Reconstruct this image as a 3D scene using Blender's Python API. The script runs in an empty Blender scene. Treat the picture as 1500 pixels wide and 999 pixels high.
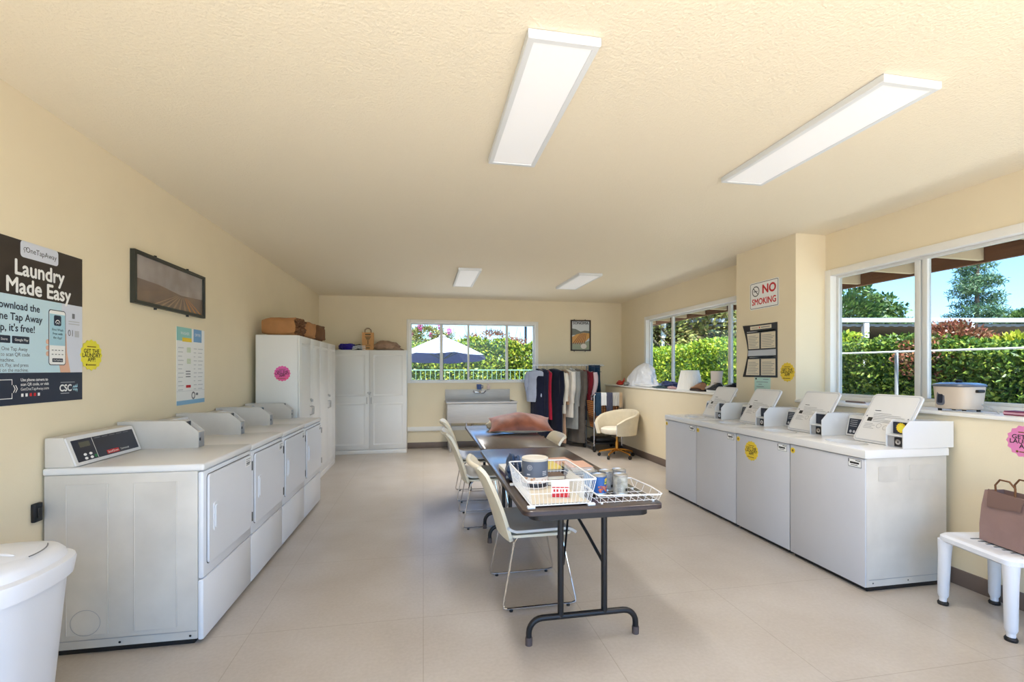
import bpy, bmesh, math, random
import numpy as np
from mathutils import Vector, Matrix
random.seed(7)
R = math.radians
S = bpy.context.scene
COL = S.collection
H = 1.42
# ------------------------------------------------------------------ helpers
def lin(c):
    return tuple(((v/255)/12.92 if v/255 <= .04045 else (((v/255)+.055)/1.055)**2.4) for v in c) + (1,)

def mat(name, rgb, rough=.5, metal=0, var=0, vscale=8, bump=0, bscale=60, spec=.5, rgb2=None, coat=0, stretch=None, bdist=.002, sheen=0, emit=0):
    m = bpy.data.materials.new(name); m.use_nodes = True
    nt = m.node_tree; b = nt.nodes['Principled BSDF']
    b.inputs['Base Color'].default_value = lin(rgb)
    b.inputs['Roughness'].default_value = rough
    b.inputs['Metallic'].default_value = metal
    b.inputs['Specular IOR Level'].default_value = spec
    b.inputs['Coat Weight'].default_value = coat; b.inputs['Coat Roughness'].default_value = .22
    if sheen: b.inputs['Sheen Weight'].default_value = sheen
    if emit:
        b.inputs['Emission Color'].default_value = lin(rgb); b.inputs['Emission Strength'].default_value = emit
    tc = nt.nodes.new('ShaderNodeTexCoord'); src = tc.outputs['Object']
    if stretch:
        mp = nt.nodes.new('ShaderNodeMapping'); mp.inputs['Scale'].default_value = stretch
        nt.links.new(src, mp.inputs['Vector']); src = mp.outputs['Vector']
    if var or rgb2:
        n = nt.nodes.new('ShaderNodeTexNoise'); n.inputs['Scale'].default_value = vscale; n.inputs['Detail'].default_value = 6
        nt.links.new(src, n.inputs['Vector'])
        r = nt.nodes.new('ShaderNodeValToRGB'); r.color_ramp.elements[0].position = .32; r.color_ramp.elements[1].position = .68
        c = lin(rgb); c2 = lin(rgb2) if rgb2 else tuple(max(0, v*(1-var)) for v in c[:3])+(1,)
        r.color_ramp.elements[0].color = c2; r.color_ramp.elements[1].color = c
        nt.links.new(n.outputs['Fac'], r.inputs['Fac']); nt.links.new(r.outputs['Color'], b.inputs['Base Color'])
    if bump:
        n2 = nt.nodes.new('ShaderNodeTexNoise'); n2.inputs['Scale'].default_value = bscale; n2.inputs['Detail'].default_value = 4
        nt.links.new(src, n2.inputs['Vector'])
        bp = nt.nodes.new('ShaderNodeBump'); bp.inputs['Strength'].default_value = bump; bp.inputs['Distance'].default_value = bdist
        nt.links.new(n2.outputs['Fac'], bp.inputs['Height']); nt.links.new(bp.outputs['Normal'], b.inputs['Normal'])
    return m

class MB:
    def __init__(s): s.bm = bmesh.new()
    def _fin(s, geom_faces, m):
        for f in geom_faces: f.material_index = m
    def box(s, a, b, m=0, bev=0, seg=2, T=None):
        x0, y0, z0 = a; x1, y1, z1 = b
        vs = [s.bm.verts.new(p) for p in ((x0,y0,z0),(x1,y0,z0),(x1,y1,z0),(x0,y1,z0),(x0,y0,z1),(x1,y0,z1),(x1,y1,z1),(x0,y1,z1))]
        fs = [s.bm.faces.new([vs[i] for i in q]) for q in ((3,2,1,0),(4,5,6,7),(0,1,5,4),(1,2,6,5),(2,3,7,6),(3,0,4,7))]
        return s._post(vs, fs, m, bev, seg, T)
    def _post(s, vs, fs, m, bev, seg, T):
        s._fin(fs, m)
        if bev:
            ed = list({e for f in fs for e in f.edges})
            r = bmesh.ops.bevel(s.bm, geom=ed, offset=bev, segments=seg, affect='EDGES', profile=.5, clamp_overlap=True)
            for f in r['faces']: f.material_index = m
            vs = list({v for f in r['faces'] for v in f.verts} | {v for v in vs if v.is_valid})
        if T is not None:
            for v in vs: v.co = T @ v.co
        return vs
    def prism(s, pts, ax, a, b, m=0, bev=0, seg=2, T=None):
        # pts in the plane of the two other axes (order: x,y,z minus ax)
        def mk(p, t):
            c = list(p); c.insert(ax, t); return c
        v0 = [s.bm.verts.new(mk(p, a)) for p in pts]; v1 = [s.bm.verts.new(mk(p, b)) for p in pts]
        n = len(pts); fs = [s.bm.faces.new(v0[::-1]), s.bm.faces.new(v1)]
        for i in range(n): fs.append(s.bm.faces.new((v0[i], v0[(i+1)%n], v1[(i+1)%n], v1[i])))
        return s._post(v0+v1, fs, m, bev, seg, T)
    def poly(s, pts, m=0):
        f = s.bm.faces.new([s.bm.verts.new(p) for p in pts]); f.material_index = m; return f
    def loft(s, rings, m=0, closed=True, cap=True):
        V = [[s.bm.verts.new(p) for p in r] for r in rings]
        n = len(V[0]); rng = range(n) if closed else range(n-1)
        for i in range(len(V)-1):
            for j in rng:
                f = s.bm.faces.new((V[i][j], V[i][(j+1)%n], V[i+1][(j+1)%n], V[i+1][j])); f.material_index = m
        if cap and closed:
            for r in (V[0][::-1], V[-1]):
                f = s.bm.faces.new(r); f.material_index = m
        return V
    def tube(s, pts, r, n=8, closed=False, m=0, cap=True):
        P = [Vector(p) for p in pts]; k = len(P)
        rr = r if isinstance(r, (list, tuple)) else [r]*k
        rings = []; ref = None
        for i in range(k):
            if closed: t = (P[(i+1)%k]-P[i-1]).normalized()
            else:
                t = (P[min(i+1,k-1)]-P[max(i-1,0)]).normalized()
            if ref is None:
                ref = Vector((0,0,1)) if abs(t.z) < .9 else Vector((1,0,0))
            u = (ref - t*ref.dot(t)).normalized(); ref = u; w = t.cross(u)
            rings.append([P[i] + (u*math.cos(2*math.pi*j/n) + w*math.sin(2*math.pi*j/n))*rr[i] for j in range(n)])
        if closed: rings.append(rings[0]); cap = False
        s.loft(rings, m, True, cap)
    def cyl(s, p0, p1, r, n=16, m=0, r2=None): s.tube([p0, p1], [r, r if r2 is None else r2], n, m=m)
    def lathe(s, prof, c=(0,0,0), n=24, m=0, cap=True, sx=1, sy=1, T=None):
        rings = []
        for r, z in prof:
            ring = [Vector((c[0]+max(r,1e-4)*sx*math.cos(2*math.pi*j/n), c[1]+max(r,1e-4)*sy*math.sin(2*math.pi*j/n), c[2]+z)) for j in range(n)]
            rings.append([T @ p for p in ring] if T is not None else ring)
        s.loft(rings, m, True, cap)
    def grid(s, fn, nu, nv, m=0):
        V = [[s.bm.verts.new(fn(i/nu, j/nv)) for j in range(nv+1)] for i in range(nu+1)]
        for i in range(nu):
            for j in range(nv):
                f = s.bm.faces.new((V[i][j], V[i+1][j], V[i+1][j+1], V[i][j+1])); f.material_index = m
    def ell(s, c, r, m=0, n=16, k=10, noise=0, seed=0, T=None, flat=None):
        rnd = random.Random(seed); ph = [rnd.uniform(0, 6.28) for _ in range(9)]
        rings = []
        for i in range(k+1):
            a = -math.pi/2 + math.pi*i/k; ring = []
            for j in range(n):
                t = 2*math.pi*j/n
                d = Vector((math.cos(a)*math.cos(t), math.cos(a)*math.sin(t), math.sin(a)))
                w = 1 + noise*(math.sin(3*d.x*2+ph[0]+2*d.z)+math.sin(5*d.y+ph[1]+3*d.x)+math.sin(7*d.z+ph[2]+4*d.y)+.6*math.sin(11*d.x+ph[3]-9*d.y)+.6*math.sin(13*d.z-8*d.x+ph[4]))/3
                if i in (0, k): d = Vector((0,0,d.z)); d.x += 1e-4*math.cos(t); d.y += 1e-4*math.sin(t); w = 1 if not noise else w
                p = Vector((d.x*r[0]*w, d.y*r[1]*w, d.z*r[2]*w))
                if flat is not None: p.z = max(p.z, flat)
                p = (T @ p) if T is not None else p
                ring.append(p + Vector(c))
            rings.append(ring)
        s.loft(rings, m)
    def rect(s, M, u0, v0, u1, v1, off=.001, m=0):
        return s.poly([M @ Vector(p) for p in ((u0,v0,off),(u1,v0,off),(u1,v1,off),(u0,v1,off))], m)
    def rrect(s, M, u0, v0, u1, v1, r, t0, t1, m=0, n=5):
        pts = rr(u0, v0, u1, v1, r, n)
        s.loft([[M @ Vector((p[0],p[1],t0)) for p in pts], [M @ Vector((p[0],p[1],t1)) for p in pts]], m)
    def disc(s, M, u, v, r, off=.001, m=0, n=24, rv=None):
        rv = r if rv is None else rv
        s.poly([M @ Vector((u+r*math.cos(2*math.pi*i/n), v+rv*math.sin(2*math.pi*i/n), off)) for i in range(n)], m)
    def ring(s, M, u, v, r0, r1, off=.001, m=0, n=28, a0=0, a1=6.2832):
        for i in range(n):
            a, b = a0+(a1-a0)*i/n, a0+(a1-a0)*(i+1)/n
            s.poly([M @ Vector((u+q*math.cos(t), v+q*math.sin(t), off)) for q, t in ((r0,a),(r1,a),(r1,b),(r0,b))], m)
    def text(s, txt, M, u, v, size, off=.0015, m=0, bold=0, align='CENTER', sx=1):
        c = bpy.data.curves.new('lettering', 'FONT'); c.body = txt; c.size = size; c.align_x = align; c.align_y = 'CENTER'
        c.resolution_u = 3
        o = bpy.data.objects.new('lettering', c)
        me = bpy.data.meshes.new_from_object(o)
        sh = [(0,0,0)] if not bold else [(0,0,0),(bold,0,.00004),(-bold,0,.00008),(0,bold,.00012),(0,-bold,.00016)]
        for du, dv, do in sh:
            vs = [s.bm.verts.new(M @ Vector((u+du+q.co.x*sx, v+dv+q.co.y, off+do))) for q in me.vertices]
            for p in me.polygons:
                try: f = s.bm.faces.new([vs[i] for i in p.vertices]); f.material_index = m
                except ValueError: pass
        bpy.data.objects.remove(o); bpy.data.meshes.remove(me); bpy.data.curves.remove(c)
    def build(s, name, mats, parent=None, loc=(0,0,0), rotz=0, ang=38, smooth=True, solid=0, subsurf=0, T=None, recalc=True):
        bm = s.bm
        if T is not None: bmesh.ops.transform(bm, matrix=T, verts=bm.verts)
        if recalc: bmesh.ops.recalc_face_normals(bm, faces=bm.faces)
        if smooth:
            lim = R(ang)
            for f in bm.faces: f.smooth = True
            for e in bm.edges:
                if len(e.link_faces) != 2 or e.calc_face_angle(0) > lim: e.smooth = False
        me = bpy.data.meshes.new(name); bm.to_mesh(me); bm.free()
        for m in (mats if isinstance(mats, (list, tuple)) else [mats]): me.materials.append(m)
        o = bpy.data.objects.new(name, me); COL.objects.link(o); o.location = loc; o.rotation_euler = (0,0,rotz)
        if parent: o.parent = parent
        if solid:
            md = o.modifiers.new('thickness', 'SOLIDIFY'); md.thickness = solid; md.offset = 0
        if subsurf:
            md = o.modifiers.new('subdivision', 'SUBSURF'); md.levels = subsurf; md.render_levels = subsurf
        return o

def rr(u0, v0, u1, v1, r, n=5):
    pts = []
    for cx, cy, a in ((u1-r,v0+r,-90),(u1-r,v1-r,0),(u0+r,v1-r,90),(u0+r,v0+r,180)):
        for i in range(n+1):
            t = R(a+90*i/n); pts.append((cx+r*math.cos(t), cy+r*math.sin(t)))
    return pts
def frame(o, u, v):
    u = Vector(u).normalized(); v = Vector(v).normalized(); w = u.cross(v)
    return Matrix(((u.x,v.x,w.x,o[0]),(u.y,v.y,w.y,o[1]),(u.z,v.z,w.z,o[2]),(0,0,0,1)))
def thing(name, label, cat, loc=(0,0,0), rotz=0, group=None):
    o = bpy.data.objects.new(name, None); COL.objects.link(o); o.location = loc; o.rotation_euler = (0,0,rotz)
    o.empty_display_size = .1
    return tag(o, label, cat, group)
def tag(o, label, cat, group=None):
    o['label'] = label; o['category'] = cat
    if group: o['group'] = group
    return o
def struct(o): o['kind'] = 'structure'; return o
def copy_tree(o, parent=None):
    c = o.copy(); COL.objects.link(c); c.parent = parent
    for ch in list(o.children): copy_tree(ch, c)
    return c
def arc(c, r, a0, a1, n, plane='xz'):
    out = []
    for i in range(n+1):
        t = R(a0+(a1-a0)*i/n); p, q = r*math.cos(t), r*math.sin(t)
        out.append({'xz':(c[0]+p,c[1],c[2]+q),'yz':(c[0],c[1]+p,c[2]+q),'xy':(c[0]+p,c[1]+q,c[2])}[plane])
    return out

# ------------------------------------------------------------------ materials
def floor_mat():
    m = mat('vinyl_floor', (204,194,180), .3, spec=.55)
    nt = m.node_tree; b = nt.nodes['Principled BSDF']; L = nt.links
    tc = nt.nodes.new('ShaderNodeTexCoord')
    n1 = nt.nodes.new('ShaderNodeTexNoise'); n1.inputs['Scale'].default_value = 2.2; n1.inputs['Detail'].default_value = 4
    n2 = nt.nodes.new('ShaderNodeTexNoise'); n2.inputs['Scale'].default_value = 55; n2.inputs['Detail'].default_value = 5
    L.new(tc.outputs['Object'], n1.inputs['Vector']); L.new(tc.outputs['Object'], n2.inputs['Vector'])
    r1 = nt.nodes.new('ShaderNodeValToRGB'); r1.color_ramp.elements[0].position = .2; r1.color_ramp.elements[1].position = .8
    r1.color_ramp.elements[0].color = lin((172,161,148)); r1.color_ramp.elements[1].color = lin((190,182,173))
    L.new(n1.outputs['Fac'], r1.inputs['Fac'])
    r2 = nt.nodes.new('ShaderNodeValToRGB'); r2.color_ramp.elements[0].position = .35; r2.color_ramp.elements[1].position = .65
    r2.color_ramp.elements[0].color = (.88,.87,.85,1); r2.color_ramp.elements[1].color = (1,1,1,1)
    L.new(n2.outputs['Fac'], r2.inputs['Fac'])
    mx = nt.nodes.new('ShaderNodeMix'); mx.data_type = 'RGBA'; mx.blend_type = 'MULTIPLY'; mx.inputs['Factor'].default_value = .6
    L.new(r1.outputs['Color'], mx.inputs[6]); L.new(r2.outputs['Color'], mx.inputs[7])
    br = nt.nodes.new('ShaderNodeTexBrick'); br.offset = 0; br.inputs['Scale'].default_value = 1
    br.inputs['Brick Width'].default_value = .915; br.inputs['Row Height'].default_value = .915; br.inputs['Mortar Size'].default_value = .0022
    br.inputs['Color1'].default_value = br.inputs['Color2'].default_value = (1,1,1,1); br.inputs['Mortar'].default_value = (.78,.75,.71,1)
    L.new(tc.outputs['Object'], br.inputs['Vector'])
    m2 = nt.nodes.new('ShaderNodeMix'); m2.data_type = 'RGBA'; m2.blend_type = 'MULTIPLY'; m2.inputs['Factor'].default_value = 1
    L.new(mx.outputs[2], m2.inputs[6]); L.new(br.outputs['Color'], m2.inputs[7]); L.new(m2.outputs[2], b.inputs['Base Color'])
    bp = nt.nodes.new('ShaderNodeBump'); bp.inputs['Strength'].default_value = .05; bp.inputs['Distance'].default_value = .001
    L.new(n2.outputs['Fac'], bp.inputs['Height']); L.new(bp.outputs['Normal'], b.inputs['Normal'])
    return m
def glass_mat(name, tint, gloss=.014):
    m = bpy.data.materials.new(name); m.use_nodes = True; nt = m.node_tree; nt.nodes.clear()
    o = nt.nodes.new('ShaderNodeOutputMaterial'); t = nt.nodes.new('ShaderNodeBsdfTransparent'); t.inputs['Color'].default_value = tint+(1,)
    g = nt.nodes.new('ShaderNodeBsdfGlossy'); g.inputs['Roughness'].default_value = .02
    x = nt.nodes.new('ShaderNodeMixShader'); x.inputs['Fac'].default_value = gloss
    nt.links.new(t.outputs[0], x.inputs[1]); nt.links.new(g.outputs[0], x.inputs[2]); nt.links.new(x.outputs[0], o.inputs['Surface'])
    return m
def leaf_mat(name, cols, trans=.35, rough=.45):
    m = bpy.data.materials.new(name); m.use_nodes = True; nt = m.node_tree; L = nt.links
    b = nt.nodes['Principled BSDF']; b.inputs['Roughness'].default_value = rough
    g = nt.nodes.new('ShaderNodeNewGeometry'); r = nt.nodes.new('ShaderNodeValToRGB')
    while len(r.color_ramp.elements) < len(cols): r.color_ramp.elements.new(.5)
    for i, c in enumerate(cols):
        r.color_ramp.elements[i].position = i/(len(cols)-1) if len(cols) > 1 else 0; r.color_ramp.elements[i].color = lin(c)
    L.new(g.outputs['Random Per Island'], r.inputs['Fac']); L.new(r.outputs['Color'], b.inputs['Base Color'])
    t = nt.nodes.new('ShaderNodeBsdfTranslucent'); L.new(r.outputs['Color'], t.inputs['Color'])
    x = nt.nodes.new('ShaderNodeMixShader'); x.inputs['Fac'].default_value = trans
    L.new(b.outputs[0], x.inputs[1]); L.new(t.outputs[0], x.inputs[2]); L.new(x.outputs[0], nt.nodes['Material Output'].inputs['Surface'])
    return m
def wicker_mat(name, a, b_, scale):
    m = mat(name, a, .6); nt = m.node_tree; b = nt.nodes['Principled BSDF']
    tc = nt.nodes.new('ShaderNodeTexCoord'); w = nt.nodes.new('ShaderNodeTexWave'); w.bands_direction = 'Z'; w.inputs['Scale'].default_value = scale; w.inputs['Distortion'].default_value = 2.5
    w2 = nt.nodes.new('ShaderNodeTexWave'); w2.bands_direction = 'X'; w2.inputs['Scale'].default_value = scale*.8
    nt.links.new(tc.outputs['Object'], w.inputs['Vector']); nt.links.new(tc.outputs['Object'], w2.inputs['Vector'])
    mx = nt.nodes.new('ShaderNodeMath'); mx.operation = 'MULTIPLY'; nt.links.new(w.outputs['Fac'], mx.inputs[0]); nt.links.new(w2.outputs['Fac'], mx.inputs[1])
    r = nt.nodes.new('ShaderNodeValToRGB'); r.color_ramp.elements[0].color = lin(b_); r.color_ramp.elements[1].color = lin(a); r.color_ramp.elements[1].position = .5
    nt.links.new(mx.outputs[0], r.inputs['Fac']); nt.links.new(r.outputs['Color'], b.inputs['Base Color'])
    bp = nt.nodes.new('ShaderNodeBump'); bp.inputs['Strength'].default_value = .6; bp.inputs['Distance'].default_value = .006
    nt.links.new(mx.outputs[0], bp.inputs['Height']); nt.links.new(bp.outputs['Normal'], b.inputs['Normal'])
    return m

M = {}
M['wall'] = mat('cream_wall_paint', (236,222,192), .62, var=.03, vscale=3, bump=.25, bscale=130, spec=.3)
M['ceil'] = mat('cream_textured_ceiling', (240,229,205), .7, bump=.8, bscale=85, spec=.25, bdist=.005)
M['floor'] = floor_mat()
M['base'] = mat('brown_vinyl_baseboard', (112,97,88), .5)
M['trim'] = mat('white_trim_paint', (240,238,232), .4)
M['alu'] = mat('white_aluminium_sash', (222,222,218), .35, spec=.5)
M['glass'] = glass_mat('tinted_window_glass', (.80,.83,.84))
M['appl'] = mat('white_enamel', (226,225,224), .26, var=.03, vscale=4, spec=.5)
M['appl_side'] = mat('aged_white_enamel', (212,206,197), .36, var=.12, vscale=5, spec=.45)
M['appl_front'] = mat('cool_white_enamel', (226,228,233), .3, var=.03, vscale=3)
M['wfront'] = mat('shade_greyed_enamel', (206,206,210), .34, var=.04, vscale=3)  # washer fronts: white enamel greyed to carry the shade on the aisle side
M['seam'] = mat('dark_seam', (60,58,56), .7)
M['black'] = mat('black_plastic', (22,22,24), .45)
M['navy'] = mat('navy_control_face', (32,36,52), .3, var=.2, vscale=9)
M['chrome'] = mat('chrome', (214,214,216), .14, 1)
M['steel'] = mat('brushed_stainless_steel', (186,183,180), .5, .55, var=.1, vscale=6, bump=.1, bscale=120, stretch=(1,1,14))
M['greyplate'] = mat('grey_metal_plate', (165,165,168), .4, .3)
M['white'] = mat('white_print', (240,240,238), .55)
M['ink'] = mat('black_print', (35,33,32), .6)
M['grey'] = mat('grey_print', (120,122,126), .6)
M['lightgrey'] = mat('pale_grey_print', (190,192,196), .6)
M['red'] = mat('red_print', (200,38,44), .55)
M['yellow'] = mat('yellow_sticker', (236,204,52), .5)
M['yellowp'] = mat('pale_yellow_sticker', (238,226,66), .5)
M['pink'] = mat('pink_sticker', (236,88,134), .5, rgb2=(222,96,176), vscale=6)
M['orangeink'] = mat('brown_print', (120,84,20), .6)
M['plastic'] = mat('white_bin_plastic', (226,228,234), .4)
M['cab'] = mat('white_laminate', (228,226,222), .38, var=.02, vscale=3)
M['brass'] = mat('brass_metal', (206,150,72), .25, 1)
M['cream_chair'] = mat('cream_chair_plastic', (224,215,192), .38)
M['seatgrey'] = mat('pale_grey_seat_plastic', (206,204,200), .32)
M['walnut'] = mat('walnut_laminate', (66,48,42), .3, var=.35, coat=1, vscale=5, stretch=(16,1,1), spec=.6)
M['walnut_edge'] = mat('walnut_edge_band', (62,46,42), .45, var=.4, vscale=14)
M['blackmetal'] = mat('black_painted_metal', (30,29,31), .4, .2)
M['wire'] = mat('white_coated_wire', (236,236,236), .35)
M['paper'] = mat('kraft_paper', (176,124,76), .75, var=.18, vscale=9, bump=.5, bscale=18, bdist=.01)
M['paperdark'] = mat('dark_kraft_paper', (116,76,44), .8, var=.3, vscale=9)
M['papertan'] = mat('tan_crumpled_paper', (172,140,116), .8, var=.25, vscale=12, bump=.8, bscale=14, bdist=.02)
M['lamp'] = mat('light_diffuser', (240,240,240), .5, emit=.06)
M['lampframe'] = mat('light_frame_paint', (226,229,230), .4)
M['brown'] = mat('brown_stained_wood', (142,94,66), .6, var=.35, vscale=6, stretch=(1,.3,8))
M['rafter'] = mat('cream_rafter_paint', (226,206,170), .6)
M['concrete'] = mat('patio_concrete', (226,221,211), .85, var=.12, vscale=3, bump=.3, bscale=40)
M['earth'] = mat('dry_earth', (150,128,100), .95, var=.35, vscale=2, bump=.5, bscale=12)
def fab(name, rgb, var=.2, bump=.4): return mat(name, rgb, .85, var=var, vscale=10, bump=bump, bscale=16, spec=.15, bdist=.012, sheen=.15)

# ------------------------------------------------------------------ the room
ZC = 2.71; YB = 8.64; XR = 3.80; XL_ = 3.47; LEDGE = 1.135; YF = -1.0
def xl(y): return -1.85 + (y-2)*.0113
def one(name, m, fn, **k):
    mb = MB(); fn(mb); return mb.build(name, m, **k)
struct(one('floor', M['floor'], lambda b: b.box((-2.0,YF-.12,-.1),(3.92,YB+.12,0))))
struct(one('ceiling', M['ceil'], lambda b: b.box((-2.0,YF-.12,ZC),(3.92,YB+.12,ZC+.14))))
mb = MB(); mb.prism([(xl(YF)-.12,YF-.12),(xl(YF),YF-.12),(xl(YB),YB),(xl(YB)-.12,YB)], 2, 0, ZC); struct(mb.build('wall_left', M['wall']))
# back wall with window opening x -.26..2.10, z 1.17..2.285
BX0, BX1, BZ0, BZ1 = -.262, 2.10, 1.172, 2.285
mb = MB()
for a, b in (((-1.95,YB,0),(BX0,YB+.14,ZC)),((BX1,YB,0),(3.92,YB+.14,ZC)),((BX0,YB,0),(BX1,YB+.14,BZ0)),((BX0,YB,BZ1),(BX1,YB+.14,ZC))): mb.box(a, b)
struct(mb.build('wall_back', M['wall']))
mb = MB(); mb.box((XL_,YF,0),(3.92,YB,1.11)); struct(mb.build('wall_right', M['wall']))
W1 = (4.95,7.62,LEDGE,2.30); W2 = (.5,3.86,LEDGE,2.335)
mb = MB(); y = YF
for w in (W2, W1):
    mb.box((XR,y,1.11),(3.92,w[0],ZC)); mb.box((XR,w[0],w[3]),(3.92,w[1],ZC)); y = w[1]
mb.box((XR,y,1.11),(3.92,YB,ZC))
struct(mb.build('wall_right_upper', M['wall']))
mb = MB(); mb.box((XL_,3.89,1.11),(XR,4.75,ZC)); struct(mb.build('wall_right_pillar', M['wall']))
mb = MB(); mb.box((3.45,YF,1.11),(XR,3.885,LEDGE), bev=.006); struct(mb.build('trim_1', M['trim']))
mb = MB(); mb.box((3.45,4.755,1.11),(XR,YB-.003,LEDGE), bev=.006); struct(mb.build('trim_2', M['trim']))
# front wall behind the camera: a wide glazed front
mb = MB()
for a, b in (((-2.0,YF-.12,0),(-1.65,YF,ZC)),((3.3,YF-.12,0),(3.92,YF,ZC)),((-1.65,YF-.12,2.55),(3.3,YF,ZC)),((-1.65,YF-.12,0),(3.3,YF,.1))): mb.box(a, b)
struct(mb.build('wall_front', M['wall']))
# baseboards, ledger board
mb = MB(); mb.box((-1.75,YB-.012,0),(XL_,YB,.105), bev=.003); struct(mb.build('baseboard_back', M['base']))
mb = MB(); mb.box((XL_-.012,YF,0),(XL_,YB-.014,.105), bev=.003); struct(mb.build('baseboard_right', M['base']))
mb = MB(); mb.box((-.75,YB-.03,.31),(3.0,YB,.388), bev=.006); struct(mb.build('trim_3', M['trim']))

def window(name, ax, plane, a0, a1, z0, z1, stiles, depth=.10, fw=.045, double=()):
    """ax 'x': window in a wall of constant x, running along y"""
    root = bpy.data.objects.new(name, None); COL.objects.link(root); struct(root)
    def B(mb, s0, s1, q0, q1, d0, d1, **k):
        if ax == 'x': mb.box((plane+d0,s0,q0),(plane+d1,s1,q1), **k)
        else: mb.box((s0,plane+d0,q0),(s1,plane+d1,q1), **k)
    mb = MB()   # painted surround, proud of the wall
    B(mb, a0-.03, a0+.035, z0, z1+.03, -.012, .12, bev=.003); B(mb, a1-.035, a1+.03, z0, z1+.03, -.012, .12, bev=.003)
    B(mb, a0+.035, a1-.035, z1-.03, z1+.03, -.012, .12, bev=.003); B(mb, a0+.035, a1-.035, z0-.0, z0+.035, -.012, .12, bev=.003)
    struct(mb.build('window_frame', M['trim'], root))
    mb = MB(); c0, c1, y0, y1 = a0+.036, a1-.036, z0+.036, z1-.031
    B(mb, c0, c0+.022, y0, y1, .055, .09); B(mb, c1-.022, c1, y0, y1, .055, .09)
    B(mb, c0+.022, c1-.022, y0, y0+.022, .055, .09); B(mb, c0+.022, c1-.022, y1-.022, y1, .055, .09)
    for sct, w in stiles: B(mb, sct-w/2, sct+w/2, y0+.022, y1-.022, .048, .09, bev=.004)
    struct(mb.build('window_sash', M['alu'], root))
    mb = MB(); B(mb, c0+.02, c1-.02, y0+.02, y1-.02, .068, .072); struct(mb.build('window_pane', M['glass'], root))
    return root
window('window_1', 'x', XR, *W1, [(6.82,.045),(5.41,.05)])
window('window_2', 'x', XR, *W2, [(3.075,.045),(3.02,.04),(1.6,.05)])
window('window_3', 'y', YB, BX0, BX1, BZ0, BZ1, [(.325,.055),(.82,.035),(1.54,.045)])

# ------------------------------------------------------------------ outside
struct(one('ground', M['earth'], lambda b: b.box((-40,-40,-.4),(60,70,-.12))))
struct(one('patio', M['concrete'], lambda b: (b.box((-9,-14,-.13),(12,YF-.125,-.02)))))  # unseen pale ground added behind the camera to bounce sun onto the ceiling
struct(one('bounce_strip_right', M['concrete'], lambda b: b.box((3.925,YF,-.13),(6.3,YB+.15,-.03))))  # pale strip added to bounce sunlight up to the eaves and ceiling
struct(one('path_back', M['concrete'], lambda b: b.box((-6,YB+.16,-.13),(6,15.2,-.03))))
# eave of the roof along the right wall
root = bpy.data.objects.new('roof_eave', None); COL.objects.link(root); struct(root)
mb = MB(); mb.box((4.86,-2,2.365),(4.90,10.4,2.62)); struct(mb.build('fascia', M['brown'], root))
mb = MB(); mb.box((3.93,-2,2.66),(4.96,10.4,2.70)); struct(mb.build('roof_deck', M['brown'], root))
y = -1.45
while y < 10.2:
    mb = MB(); mb.prism([(3.93,2.40),(4.855,2.385),(4.855,2.655),(3.93,2.655)], 1, y, y+.045); struct(mb.build('rafter', M['rafter'], root)); y += .595

def leaf_object(name, P, size, m, parent=None, seed=0, aspect=.5, droop=0, loc=None, N=None, align=.0):
    rng = np.random.default_rng(seed); P = np.asarray(P, float); n = len(P)
    d = rng.normal(size=(n,3)); d /= np.linalg.norm(d, axis=1)[:,None]; d[:,2] -= droop; d /= np.linalg.norm(d, axis=1)[:,None]
    q = rng.normal(size=(n,3))
    if N is not None: q = q*(1-align)+N*align*2
    sd = np.cross(d, q); sd /= np.linalg.norm(sd, axis=1)[:,None]+1e-9
    s = size*rng.uniform(.6,1.3,size=(n,1))
    nrm = np.cross(sd, d)
    V = np.empty((n,4,3)); V[:,0] = P; V[:,1] = P+d*s*.5+sd*s*aspect*.5+nrm*s*.1; V[:,2] = P+d*s; V[:,3] = P+d*s*.5-sd*s*aspect*.5+nrm*s*.1
    me = bpy.data.meshes.new(name)
    me.vertices.add(n*4); me.vertices.foreach_set('co', V.reshape(-1).astype(np.float32))
    me.loops.add(n*4); me.loops.foreach_set('vertex_index', np.arange(n*4, dtype=np.int32))
    me.polygons.add(n); me.polygons.foreach_set('loop_start', np.arange(0, n*4, 4, dtype=np.int32))
    me.update(calc_edges=True); me.validate(); me.materials.append(m)
    o = bpy.data.objects.new(name, me); COL.objects.link(o)
    if parent: o.parent = parent
    return o
LM = {
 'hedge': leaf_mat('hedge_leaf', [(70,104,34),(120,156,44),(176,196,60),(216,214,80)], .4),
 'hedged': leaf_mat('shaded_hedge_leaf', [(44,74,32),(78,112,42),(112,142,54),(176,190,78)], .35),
 'hedgeb': leaf_mat('back_hedge_leaf', [(46,72,24),(92,124,34),(146,164,44),(190,186,62)], .3),
 'yellow': leaf_mat('yellow_green_leaf', [(120,140,44),(190,198,60),(226,214,84)], .4),
 'red': leaf_mat('russet_leaf', [(120,62,48),(168,96,72),(150,116,80),(96,84,56)], .3),
 'pine': leaf_mat('pine_needle', [(52,84,62),(78,112,78),(112,142,88)], .2),
 'oak': leaf_mat('oak_leaf', [(46,74,40),(76,106,50),(110,136,66)], .3),
 'olive': leaf_mat('olive_green_leaf', [(86,98,52),(134,142,78),(176,176,104),(120,96,60)], .3),
 'magenta': leaf_mat('magenta_blossom', [(206,64,150),(232,110,180)], .3),
}
M['bark'] = mat('rough_bark', (112,96,80), .9, var=.4, vscale=14, bump=.8, bscale=20, bdist=.02)
M['hedgecore'] = mat('dark_hedge_core', (40,56,28), .95, var=.4, vscale=7)
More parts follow.
